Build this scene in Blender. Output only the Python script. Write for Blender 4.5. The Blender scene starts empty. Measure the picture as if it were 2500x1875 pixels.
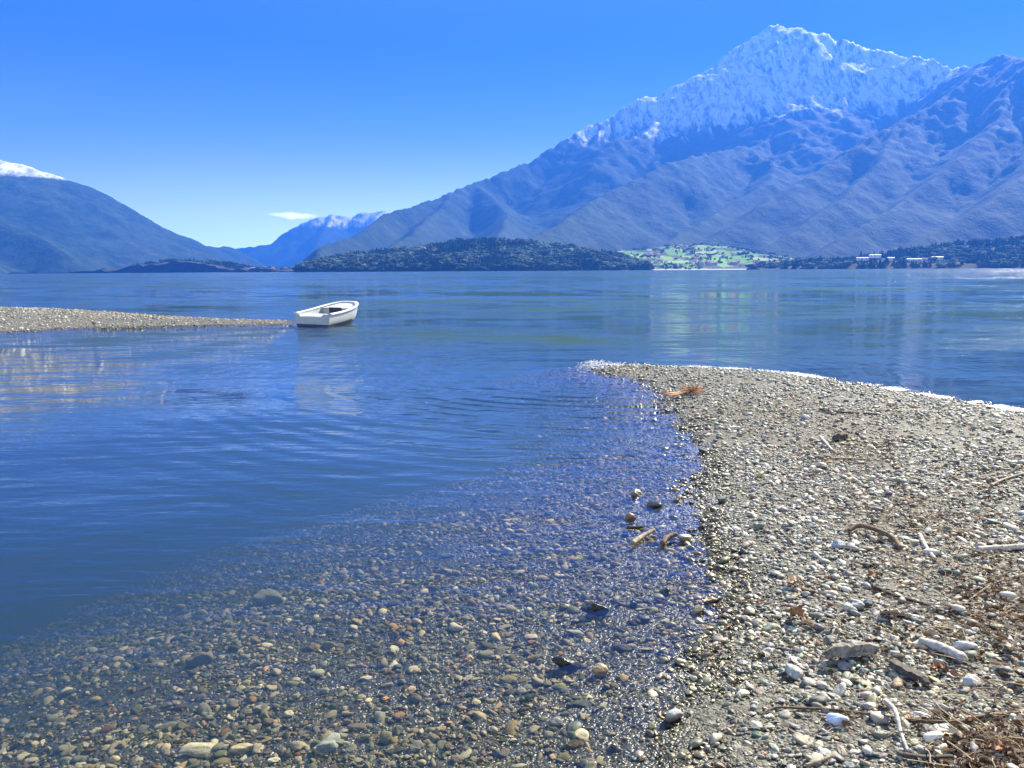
import bpy, bmesh, math, random
import numpy as np
from mathutils import Vector, Matrix

S = bpy.context.scene
COL = S.collection
R = math.radians
rng = np.random.default_rng(7)
random.seed(7)

# ------------------------------------------------------------------ camera
W0, H0, F0 = 2500.0, 1875.0, 1900.0
CAM_H = 1.6
PITCH, ROLL = R(8.31), R(-0.32)
cam_data = bpy.data.cameras.new('camera')
cam = bpy.data.objects.new('camera', cam_data)
COL.objects.link(cam)
cam_data.sensor_width = 36.0
cam_data.lens = F0 / W0 * 36.0
cam_data.clip_start = 0.05
cam_data.clip_end = 60000
CAM_R = Matrix.Rotation(R(90) - PITCH, 3, 'X') @ Matrix.Rotation(ROLL, 3, 'Z')
cam.matrix_world = Matrix.Translation((0, 0, CAM_H)) @ CAM_R.to_4x4()
S.camera = cam

# ------------------------------------------------------------------ world, sun, exposure
SUN_EL, SUN_AZ = R(38), R(44)
world = bpy.data.worlds.new('World')
S.world = world
world.use_nodes = True
SKY_STRENGTH = 0.08
SUN_STRENGTH = 5.0
S.view_settings.view_transform = 'Standard'
S.view_settings.look = 'None'
S.view_settings.exposure = 1.95
S.view_settings.gamma = 1.0
S.view_settings.use_curve_mapping = False
S.cycles.use_denoising = True
S.cycles.max_bounces = 6
S.cycles.diffuse_bounces = 2
S.cycles.glossy_bounces = 2
S.cycles.transmission_bounces = 2
S.cycles.volume_bounces = 0
S.cycles.transparent_max_bounces = 12
S.cycles.caustics_reflective = False
S.cycles.caustics_refractive = False
S.cycles.sample_clamp_indirect = 4.0
S.cycles.sample_clamp_direct = 30.0


def cam_dir(px, py):
    d = CAM_R @ Vector(((px - W0 / 2) / F0, -(py - H0 / 2) / F0, -1.0))
    return d.normalized()


def nt_of(id_):
    return id_.node_tree.nodes, id_.node_tree.links


def build_world():
    n, l = nt_of(world)
    bg = n['Background']
    sky = n.new('ShaderNodeTexSky')
    sky.sky_type = 'NISHITA'
    sky.sun_disc = False
    sky.sun_elevation = SUN_EL
    sky.sun_rotation = SUN_AZ
    sky.altitude = 1200
    sky.air_density = 1.0
    sky.dust_density = 0.02
    sky.ozone_density = 3.0
    pre = n.new('ShaderNodeVectorMath'); pre.operation = 'SCALE'; pre.inputs['Scale'].default_value = 0.2
    gam = n.new('ShaderNodeGamma')
    gam.inputs[1].default_value = 1.0
    hs = n.new('ShaderNodeHueSaturation')
    hs.inputs['Saturation'].default_value = 1.15
    tint = n.new('ShaderNodeMix')
    tint.data_type = 'RGBA'
    tint.blend_type = 'MULTIPLY'
    tint.inputs[0].default_value = 1.0
    tint.inputs[7].default_value = (.16, .34, 3.0, 1)
    # wisp of cloud low over the far snow range, by direction in the sky
    tc = n.new('ShaderNodeTexCoord')
    c = cam_dir(716, 526)
    right = Vector((c.y, -c.x, 0)).normalized()
    up = right.cross(c)

    def dot(v, src):
        m = n.new('ShaderNodeVectorMath'); m.operation = 'DOT_PRODUCT'
        l.new(src, m.inputs[0]); m.inputs[1].default_value = v
        return m.outputs['Value']

    def mth(op, a, b=None, clamp=False):
        m = n.new('ShaderNodeMath'); m.operation = op; m.use_clamp = clamp
        for i, v in enumerate((a, b)):
            if v is None: continue
            if isinstance(v, (int, float)): m.inputs[i].default_value = v
            else: l.new(v, m.inputs[i])
        return m.outputs[0]
    src = tc.outputs['Generated']
    nz = n.new('ShaderNodeTexNoise'); nz.inputs['Scale'].default_value = 60; nz.inputs['Detail'].default_value = 5
    mp = n.new('ShaderNodeMapping'); mp.inputs['Scale'].default_value = (1, 1, 3.5)
    l.new(src, mp.inputs[0]); l.new(mp.outputs[0], nz.inputs['Vector'])
    u = mth('MULTIPLY', dot(right, src), 1 / 0.031)
    v0 = mth('ADD', dot(up, src), mth('MULTIPLY', mth('SUBTRACT', nz.outputs[0], 0.5), 0.006))
    v = mth('MULTIPLY', mth('ADD', v0, mth('MULTIPLY', u, 0.0012)), 1 / 0.0042)
    rr = mth('ADD', mth('MULTIPLY', u, u), mth('MULTIPLY', v, v))
    mask = mth('MULTIPLY', mth('SUBTRACT', 1.0, rr, True), mth('ADD', nz.outputs[0], 0.15), True)
    fwd = mth('GREATER_THAN', dot(c, src), 0.9)
    mask = mth('MULTIPLY', mth('MULTIPLY', mask, fwd), 1.2, True)
    cl = n.new('ShaderNodeMix'); cl.data_type = 'RGBA'
    cl.inputs[7].default_value = (15, 12.5, 14.0, 1)
    l.new(sky.outputs[0], pre.inputs[0]); l.new(pre.outputs[0], gam.inputs[0])
    l.new(gam.outputs[0], hs.inputs['Color'])
    l.new(hs.outputs[0], tint.inputs[6])
    l.new(tint.outputs[2], cl.inputs[6])
    l.new(mask, cl.inputs[0])
    # pale band low over the horizon
    sz = n.new('ShaderNodeSeparateXYZ'); l.new(src, sz.inputs[0])
    zz = mth('MAXIMUM', sz.outputs[2], 0.0)
    low = mth('POWER', 2.718, mth('MULTIPLY', mth('MULTIPLY', zz, zz), -1 / .0145))
    ba = n.new('ShaderNodeVectorMath'); ba.operation = 'SCALE'; ba.inputs[0].default_value = (11.5, 14.2, 12)
    l.new(low, ba.inputs['Scale'])
    sm = n.new('ShaderNodeVectorMath'); sm.operation = 'ADD'
    hi = mth('MULTIPLY', mth('SUBTRACT', zz, .26), 1 / .45, True)  # fill added high in the sky, mostly out of view, for less blue lighting
    sky_fill = n.new('ShaderNodeVectorMath'); sky_fill.operation = 'SCALE'; sky_fill.inputs[0].default_value = (1.6, 2.15, .65)
    l.new(hi, sky_fill.inputs['Scale'])
    s2 = n.new('ShaderNodeVectorMath'); s2.operation = 'ADD'; l.new(ba.outputs[0], s2.inputs[0]); l.new(sky_fill.outputs[0], s2.inputs[1])
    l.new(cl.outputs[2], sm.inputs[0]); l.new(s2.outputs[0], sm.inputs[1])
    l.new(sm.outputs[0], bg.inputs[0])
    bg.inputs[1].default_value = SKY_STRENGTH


build_world()
sd = bpy.data.lights.new('sun', 'SUN')
sd.energy = SUN_STRENGTH
sd.angle = R(0.5)
sd.color = (1.0, 0.93, 0.75)
sun = bpy.data.objects.new('sun', sd)
COL.objects.link(sun)
SUN_DIR = Vector((math.sin(SUN_AZ) * math.cos(SUN_EL), math.cos(SUN_AZ) * math.cos(SUN_EL), math.sin(SUN_EL)))
sun.rotation_euler = SUN_DIR.to_track_quat('Z', 'Y').to_euler()
sun.location = SUN_DIR * 50


# ------------------------------------------------------------------ helpers
def hash2(ix, iy, seed):
    h = (ix.astype(np.int64) * 374761393 + iy.astype(np.int64) * 668265263 + seed * 1442695041) & 0xffffffff
    h = ((h ^ (h >> 13)) * 1274126177) & 0xffffffff
    h = (h ^ (h >> 16)) & 0xffffffff
    return h


def perlin(x, y, seed=0):
    x0, y0 = np.floor(x), np.floor(y)
    fx, fy = x - x0, y - y0
    u = fx * fx * fx * (fx * (fx * 6 - 15) + 10)
    v = fy * fy * fy * (fy * (fy * 6 - 15) + 10)

    def g(dx, dy):
        a = hash2(x0 + dx, y0 + dy, seed) * (2 * math.pi / 4294967296.0)
        return np.cos(a) * (fx - dx) + np.sin(a) * (fy - dy)
    a = g(0, 0); b = g(1, 0); c = g(0, 1); d = g(1, 1)
    return 1.5 * ((a * (1 - u) + b * u) * (1 - v) + (c * (1 - u) + d * u) * v)


def fbm(x, y, octv=4, seed=0, gain=0.5, lac=2.03):
    s, a, f = 0, 1.0, 1.0
    for i in range(octv):
        s = s + a * perlin(x * f + 17.3 * i, y * f - 9.1 * i, seed + i)
        a *= gain; f *= lac
    return s


def ridged(x, y, octv=4, seed=0, gain=0.5, lac=2.07):
    s, a, f, tot = 0, 1.0, 1.0, 0.0
    for i in range(octv):
        s = s + a * (1 - np.abs(perlin(x * f + 31.7 * i, y * f + 5.9 * i, seed + i)) * 1.6)
        tot += a; a *= gain; f *= lac
    return s / tot          # about 0.2 .. 1


def mesh_np(name, verts, faces, mat=None, parent=None, colors=None, smooth=True):
    me = bpy.data.meshes.new(name)
    verts = np.asarray(verts, dtype=np.float32)
    faces = np.asarray(faces, dtype=np.int32)
    k = faces.shape[1]
    me.vertices.add(len(verts)); me.vertices.foreach_set('co', verts.ravel())
    me.loops.add(faces.size); me.loops.foreach_set('vertex_index', faces.ravel())
    me.polygons.add(len(faces))
    me.polygons.foreach_set('loop_start', np.arange(0, faces.size, k, dtype=np.int32))
    me.polygons.foreach_set('loop_total', np.full(len(faces), k, dtype=np.int32))
    me.polygons.foreach_set('use_smooth', np.full(len(faces), smooth, dtype=bool))
    if colors is not None:
        at = me.color_attributes.new('tone', 'FLOAT_COLOR', 'POINT')
        c4 = np.ones((len(verts), 4), dtype=np.float32); c4[:, :3] = colors
        at.data.foreach_set('color', c4.ravel())
    me.update(calc_edges=True)
    o = bpy.data.objects.new(name, me)
    COL.objects.link(o)
    if mat: me.materials.append(mat)
    if parent: o.parent = parent
    return o


def grid_faces(nr, nc):
    i = np.arange(nr - 1)[:, None] * nc + np.arange(nc - 1)[None, :]
    return np.stack([i, i + 1, i + nc + 1, i + nc], -1).reshape(-1, 4)


def obj_bm(name, bm, mat, parent=None, smooth=True):
    me = bpy.data.meshes.new(name)
    bm.normal_update(); bm.to_mesh(me); bm.free()
    for p in me.polygons: p.use_smooth = smooth
    me.materials.append(mat)
    o = bpy.data.objects.new(name, me); COL.objects.link(o)
    if parent: o.parent = parent
    return o


def tag(o, label=None, cat=None, group=None, kind=None):
    if label: o['label'] = label
    if cat: o['category'] = cat
    if group: o['group'] = group
    if kind: o['kind'] = kind
    return o


def empty(name, loc, rz=0.0):
    o = bpy.data.objects.new(name, None)
    o.location = loc; o.rotation_euler = (0, 0, rz); o.empty_display_size = 0.1
    COL.objects.link(o)
    return o


def copy_tree(o, parent=None):
    c = o.copy(); COL.objects.link(c)
    if parent: c.parent = parent
    for ch in [x for x in COL.objects if x.parent == o]:
        copy_tree(ch, c)
    return c


class M:
    """small node material builder"""
    def __init__(s, name):
        s.m = bpy.data.materials.new(name); s.m.use_nodes = True
        s.n, s.l = nt_of(s.m)
        s.out = s.n['Material Output']; s.b = s.n['Principled BSDF']
        s.geo = None

    def pos(s):
        if not s.geo: s.geo = s.n.new('ShaderNodeNewGeometry')
        return s.geo.outputs['Position']

    def put(s, v, sock):
        if v is None: return
        if isinstance(v, (int, float)):
            try: sock.default_value = v
            except TypeError: sock.default_value = (v, v, v)
        elif isinstance(v, (tuple, list)):
            sock.default_value = tuple(v) + ((1,) if len(v) == 3 and sock.type == 'RGBA' else ())
        else: s.l.new(v, sock)

    def math(s, op, a, b=None, c=None, clamp=False):
        m = s.n.new('ShaderNodeMath'); m.operation = op; m.use_clamp = clamp
        for i, v in enumerate((a, b, c)): s.put(v, m.inputs[i])
        return m.outputs[0]

    def mix(s, f, a, b, mode='MIX'):
        m = s.n.new('ShaderNodeMix'); m.data_type = 'RGBA'; m.blend_type = mode
        s.put(f, m.inputs[0]); s.put(a, m.inputs[6]); s.put(b, m.inputs[7])
        return m.outputs[2]

    def map(s, vec, scale=(1, 1, 1), rot=(0, 0, 0), loc=(0, 0, 0)):
        m = s.n.new('ShaderNodeMapping'); s.l.new(vec, m.inputs[0])
        m.inputs['Scale'].default_value = scale; m.inputs['Rotation'].default_value = rot
        m.inputs['Location'].default_value = loc
        return m.outputs[0]

    def noise(s, vec, scale, detail=4, rough=0.5, dist=0.0, out=0):
        t = s.n.new('ShaderNodeTexNoise'); s.l.new(vec, t.inputs['Vector'])
        t.inputs['Scale'].default_value = scale; t.inputs['Detail'].default_value = detail
        t.inputs['Roughness'].default_value = rough; t.inputs['Distortion'].default_value = dist
        return t.outputs[out]

    def voro(s, vec, scale, feature='F1', out='Color', rand=1.0):
        t = s.n.new('ShaderNodeTexVoronoi'); t.feature = feature; s.l.new(vec, t.inputs['Vector'])
        t.inputs['Scale'].default_value = scale; t.inputs['Randomness'].default_value = rand
        return t.outputs[out]

    def ramp(s, v, stops, interp='LINEAR'):
        r = s.n.new('ShaderNodeValToRGB'); s.put(v, r.inputs[0]); cr = r.color_ramp
        cr.interpolation = interp
        while len(cr.elements) < len(stops): cr.elements.new(0.5)
        for e, (p, c) in zip(cr.elements, stops):
            e.position = p
            if isinstance(c, (int, float)): c = (c, c, c)
            e.color = tuple(c) + (1,)
        return r.outputs[0]

    def rng(s, v, a, b, c=0.0, d=1.0, smooth=True):
        m = s.n.new('ShaderNodeMapRange'); s.put(v, m.inputs[0])
        m.interpolation_type = 'SMOOTHSTEP' if smooth else 'LINEAR'
        for i, q in enumerate((a, b, c, d)): s.put(q, m.inputs[1 + i])
        return m.outputs[0]

    def attr(s, name='tone'):
        a = s.n.new('ShaderNodeAttribute'); a.attribute_name = name
        return a.outputs['Color']

    def sep(s, v):
        x = s.n.new('ShaderNodeSeparateXYZ'); s.l.new(v, x.inputs[0]); return x.outputs

    def bump(s, h, strength=1.0, dist=1.0, normal=None):
        b = s.n.new('ShaderNodeBump'); s.put(h, b.inputs['Height'])
        b.inputs['Strength'].default_value = strength; b.inputs['Distance'].default_value = dist
        if normal: s.l.new(normal, b.inputs['Normal'])
        return b.outputs[0]

    def set(s, color=None, rough=None, normal=None, spec=None, metal=None):
        s.put(color, s.b.inputs['Base Color']); s.put(rough, s.b.inputs['Roughness'])
        if normal: s.l.new(normal, s.b.inputs['Normal'])
        s.put(spec, s.b.inputs['Specular IOR Level']); s.put(metal, s.b.inputs['Metallic'])
        return s.m


def pt_at(px, py, dist):
    d = cam_dir(px, py)
    t = dist / math.hypot(d.x, d.y)
    return (d.x * t, d.y * t, CAM_H + d.z * t)


def pt_z(px, py, z=0.0):
    d = cam_dir(px, py)
    t = (z - CAM_H) / d.z
    return (d.x * t, d.y * t)


# ------------------------------------------------------------------ near ground: shorelines traced on the water level
BEACH = [pt_z(*p) for p in ((1440, 905), (1480, 893), (1560, 893), (1700, 899), (1900, 911), (2100, 940), (2300, 975), (2500, 1008))]
_l = BEACH[-1]
BEACH += [(_l[0] + 3.0, _l[1] - 1.0), (_l[0] + 12, _l[1] - 4), (30, -6), (4, -6), (0.9, -2.0), (0.85, 0.6)]
BEACH += [pt_z(*p) for p in ((1600, 1875), (1640, 1780), (1690, 1680), (1720, 1600), (1750, 1500), (1745, 1420), (1725, 1340),
                             (1700, 1270), (1705, 1200), (1712, 1140), (1700, 1080), (1668, 1040), (1635, 1000), (1612, 970),
                             (1590, 940), (1540, 922), (1480, 915))]
SPIT = [pt_z(*p) for p in ((735, 788), (690, 795), (600, 795), (450, 797), (300, 800), (150, 805), (0, 812), (-300, 830), (-900, 860),
                           (-1400, 800), (-700, 740), (0, 751), (150, 754), (300, 764), (400, 771), (500, 777), (600, 781), (690, 783))]


def poly_sdf(x, y, poly):
    """positive inside"""
    d2 = np.full(x.shape, 1e18); inside = np.zeros(x.shape, dtype=bool)
    n = len(poly)
    for i in range(n):
        ax, ay = poly[i]; bx, by = poly[(i + 1) % n]
        ex, ey = bx - ax, by - ay
        t = np.clip(((x - ax) * ex + (y - ay) * ey) / (ex * ex + ey * ey + 1e-12), 0, 1)
        d2 = np.minimum(d2, (x - ax - t * ex) ** 2 + (y - ay - t * ey) ** 2)
        c = ((ay > y) != (by > y)) & (x < (bx - ax) * (y - ay) / (by - ay + 1e-15) + ax)
        inside ^= c
    d = np.sqrt(d2)
    return np.where(inside, d, -d)


def ground_z(x, y):
    x = np.atleast_1d(np.asarray(x, float)); y = np.atleast_1d(np.asarray(y, float))
    sb = poly_sdf(x, y, BEACH)
    wob = 0.05 * fbm(x * 2.2, y * 2.2, 3, 3)
    sb = sb + wob
    zb = np.where(sb > 0, 0.16 * (1 - np.exp(-sb / 1.1)) + 0.012 * np.minimum(sb, 8),
                  0.085 * sb - 0.105 * np.maximum(-sb - np.interp(y, [2.4, 5.5, 8.0], [2.3, 1.15, 0.45]), 0) ** 1.25)
    ss = poly_sdf(x, y, SPIT) + 0.15 * fbm(x * 0.9, y * 0.9, 3, 9)
    zs = np.where(ss > 0, 0.24 * (1 - np.exp(-ss / 2.8)), 0.10 * ss)
    z = np.maximum(np.maximum(zb, zs), -4.0)
    z = z + 0.012 * fbm(x * 1.7, y * 1.7, 3, 21) * np.clip(1 + z, 0, 1)
    far = np.hypot(x, y)
    z = np.where(far > 60, -4.0 - np.clip((far - 60) / 100, 0, 1) * 4, z)
    return z


def ground_hit(px, py):
    z = 0.0
    for _ in range(14):
        x, y = pt_z(px, py, z)
        z = 0.5 * z + 0.5 * float(ground_z(x, y)[0])
    return x, y, float(ground_z(x, y)[0])


def in_view(x, y, z, margin=520):
    v = np.stack([x, y, z - CAM_H], -1) @ np.array(CAM_R)      # world -> camera
    dz = -v[:, 2]
    px = W0 / 2 + F0 * v[:, 0] / np.maximum(dz, 1e-3); py = H0 / 2 - F0 * v[:, 1] / np.maximum(dz, 1e-3)
    return (dz > 0.1) & (px > -margin) & (px < W0 + margin) & (py > -margin) & (py < H0 + margin)


def rock_palette(n, r):
    pal = np.array([(.30, .31, .31), (.22, .23, .23), (.40, .40, .38), (.14, .16, .17), (.50, .47, .41), (.36, .29, .22), (.62, .61, .58),
                    (.24, .26, .21), (.42, .30, .21), (.18, .21, .20), (.33, .35, .38)])
    p = np.array([.18, .16, .13, .11, .08, .06, .06, .07, .03, .06, .06])
    c = pal[r.choice(len(pal), n, p=p / p.sum())]
    return np.clip(c * np.array([1.02, .93, .79]) * r.uniform(0.45, 1.6, (n, 1)) + r.normal(0, .012, (n, 3)), 0.03, 0.85)


# ------------------------------------------------------------------ materials of the near ground
def mat_gravel():
    m = M('gravel_ground'); p = m.pos()
    z = m.sep(p)['Z'] if False else m.sep(p)[2]
    v1 = m.voro(p, 95, out='Color'); v1d = m.voro(p, 95, out='Distance')
    v2 = m.voro(p, 42, out='Color'); v2d = m.voro(p, 42, out='Distance')
    sel = m.rng(m.noise(p, 9, 3), 0.42, 0.6)
    g1 = m.sep(v1)[0]; g2 = m.sep(v2)[0]
    stops = [(0, (.07, .07, .065)), (.3, (.15, .15, .14)), (.55, (.24, .235, .21)), (.8, (.30, .27, .22)), (1, (.46, .45, .42))]
    c = m.mix(sel, m.ramp(g1, stops), m.ramp(g2, stops))
    big = m.rng(m.noise(p, 0.8, 4, 0.6), 0.35, 0.7)
    c = m.mix(m.math('MULTIPLY', big, .15), m.mix(1.0, c, (.55, .53, .46), 'MULTIPLY'), (.16, .13, .09))
    wet = m.rng(m.math('ADD', z, m.math('MULTIPLY', m.noise(p, 5, 3), .04)), 0.025, 0.055, 1, 0)
    c = m.mix(wet, c, m.mix(1.0, c, (.38, .39, .28), 'MULTIPLY'))
    h = m.math('ADD', m.math('MULTIPLY', v1d, -.006), m.math('MULTIPLY', v2d, -.010))
    return m.set(c, m.rng(wet, 0, 1, .75, .35), m.bump(h, 0.9), spec=.4)


def mat_stone(name='pebble_stone', tone=None, wetline=True, vein=0.0):
    m = M(name); p = m.pos(); z = m.sep(p)[2]
    base = m.attr() if tone is None else tone
    nz = m.noise(p, 55, 5, .65)
    c = m.mix(1.0, base, m.ramp(nz, [(.25, .62), (.5, 1.0), (.78, 1.3)]), 'MULTIPLY')
    if vein:
        vv = m.rng(m.noise(m.map(p, (1, 1, 3)), 26, 3, .5, 1.5), .56, .62)
        c = m.mix(m.math('MULTIPLY', vv, vein), c, (.6, .58, .52))
    rough = .52
    if wetline:
        wet = m.rng(z, 0.022, 0.05, 1, 0)
        c = m.mix(wet, c, m.mix(1.0, c, (.60, .55, .40), 'MULTIPLY'))
        rough = m.rng(wet, 0, 1, .6, .25)
        under = m.rng(z, -.012, .0, 1, 0)
        rough = m.math('ADD', m.math('MULTIPLY', rough, m.math('SUBTRACT', 1.0, under)), m.math('MULTIPLY', under, .9))
        return m.set(c, rough, m.bump(m.noise(p, 160, 4, .6), .5, .004), spec=m.math('MULTIPLY', m.math('SUBTRACT', 1.0, under), .4))
    return m.set(c, rough, m.bump(m.noise(p, 160, 4, .6), .5, .004), spec=.4)


GRAVEL = mat_gravel()
STONE = mat_stone()


def build_ground():
    az = np.radians(np.concatenate([np.linspace(-80, -42, 60), np.linspace(-41.8, 46, 760), np.linspace(47, 80, 50)]))
    r = [0.25]
    while r[-1] < 60: r.append(r[-1] * 1.0085 + 0.0005)
    while r[-1] < 13500: r.append(r[-1] * 1.09)
    r = np.array(r)
    A, RR = np.meshgrid(az, r)
    x = RR * np.sin(A); y = RR * np.cos(A)
    z = ground_z(x.ravel(), y.ravel()).reshape(x.shape)
    near = RR < 30
    z = z + np.where(near, 0.006 * fbm(x * 14, y * 14, 3, 33), 0)
    o = mesh_np('ground', np.stack([x, y, z], -1).reshape(-1, 3), grid_faces(*x.shape)[:, ::-1], GRAVEL)
    return tag(o, kind='structure')


build_ground()


# ------------------------------------------------------------------ stones
def ico(level):
    bm = bmesh.new(); bmesh.ops.create_icosphere(bm, subdivisions=level, radius=1.0)
    v = np.array([q.co[:] for q in bm.verts]); f = np.array([[q.index for q in p.verts] for p in bm.faces]); bm.free()
    return v, f


def stone_variants(level, n, r, rough=0.16):
    v, f = ico(level); out = []
    for k in range(n):
        d = v.copy()
        amp = np.zeros(len(v))
        for _ in range(7):                      # a few planes flatten facets
            a = r.normal(size=3); a /= np.linalg.norm(a)
            t = v @ a; lim = r.uniform(.42, .85)
            amp = np.maximum(amp, np.where(t > lim, (t - lim) / np.maximum(t, .1), 0) * .8)
        d = v * (1 - amp)[:, None]
        ph = r.uniform(0, 6, 6)
        lump = np.sin(2.3 * v[:, 0] + ph[0]) * np.sin(2.1 * v[:, 1] + ph[1]) + .6 * np.sin(4.1 * v[:, 2] + 3 * v[:, 0] + ph[2]) * np.sin(3.7 * v[:, 1] + ph[3])
        d *= (1 + rough * lump)[:, None]
        out.append(d)
    return np.array(out), f


def stones_mesh(name, x, y, size, level, r, sink=.35, flat=(.28, .72), colors=None, mat=None, tilt=.22):
    V, F = stone_variants(level, 14, r)
    n = len(x); k = r.integers(0, len(V), n)
    sx = size * r.uniform(.95, 1.45, n); sy = size * r.uniform(.65, 1.0, n); sz = size * r.uniform(flat[0], flat[1], n)
    P = V[k] * np.stack([sx, sy, sz], -1)[:, None, :]
    a, b, c = r.uniform(0, 2 * math.pi, n), r.normal(0, tilt, n), r.normal(0, tilt, n)
    ca, sa, cb, sb, cc, sc = np.cos(a), np.sin(a), np.cos(b), np.sin(b), np.cos(c), np.sin(c)
    Y, Z = P[..., 1] * cb[:, None] - P[..., 2] * sb[:, None], P[..., 1] * sb[:, None] + P[..., 2] * cb[:, None]
    X = P[..., 0]
    X, Z = X * cc[:, None] + Z * sc[:, None], -X * sc[:, None] + Z * cc[:, None]
    X, Y = X * ca[:, None] - Y * sa[:, None], X * sa[:, None] + Y * ca[:, None]
    gz = ground_z(x, y)
    zc = gz + sz * (1 - 2 * sink * r.uniform(.4, 1.3, n)) * .8
    Q = np.stack([X + x[:, None], Y + y[:, None], Z + zc[:, None]], -1)
    faces = (F[None] + (np.arange(n) * V.shape[1])[:, None, None]).reshape(-1, 3)
    if colors is None: colors = rock_palette(n, r)
    cv = np.repeat(colors, V.shape[1], axis=0)
    return mesh_np(name, Q.reshape(-1, 3), faces, mat or STONE, colors=cv)


def scatter(n, r0, r1, r, az0=-46, az1=50, p=1.0):
    rad = np.sqrt(r.uniform(r0 * r0, r1 * r1, n)); a = np.radians(r.uniform(az0, az1, n))
    x, y = rad * np.sin(a), rad * np.cos(a)
    z = ground_z(x, y)
    ok = in_view(x, y, z)
    return x[ok], y[ok], z[ok]


def gravel_band(name, n, r0, r1, smed, smax, level, zmin=-1.1, zmax=9, keep=None, az=(-46, 50)):
    r = np.random.default_rng(hash_name(name))
    x, y, z = scatter(n, r0, r1, r, *az)
    ok = (z > zmin) & (z < zmax)
    patch = fbm(x * 1.1, y * 1.1, 3, 55)
    ok &= r.uniform(0, 1, len(x)) < 0.62 + 0.55 * patch
    if keep is not None: ok &= keep(x, y, z, r)
    x, y, z = x[ok], y[ok], z[ok]
    s = np.clip(smed * np.exp(r.normal(0, .55, len(x))), smed * .4, smax)
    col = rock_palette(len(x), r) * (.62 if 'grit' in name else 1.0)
    return stones_mesh(name, x, y, s, level, r, colors=col)


def hash_name(s):
    h = 0
    for ch in s: h = (h * 131 + ord(ch)) % 100003
    return h


G = 'pebbles'
tag(gravel_band('pebbles_near', 30000, 1.8, 3.6, .0078, .032, 3), 'small rounded pebbles close by, dry and under shallow water', 'pebbles', kind='stuff')
tag(gravel_band('pebbles_mid', 95000, 3.6, 7.0, .0088, .034, 2, zmin=-.8), 'small pebbles covering the middle of the beach', 'pebbles', kind='stuff')
tag(gravel_band('pebbles_far', 178000, 7.0, 15.0, .0120, .042, 1, zmin=-.3), 'pebbles on the far end of the shingle point', 'pebbles', kind='stuff')
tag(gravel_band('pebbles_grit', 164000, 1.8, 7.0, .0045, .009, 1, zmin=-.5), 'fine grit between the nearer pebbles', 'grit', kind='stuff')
tag(gravel_band('pebbles_on_bar', 94000, 17, 46, .020, .06, 1, zmin=-.05, az=(-47, -12)), 'grey shingle on the low bar left of the boat', 'shingle', kind='stuff')


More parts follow.
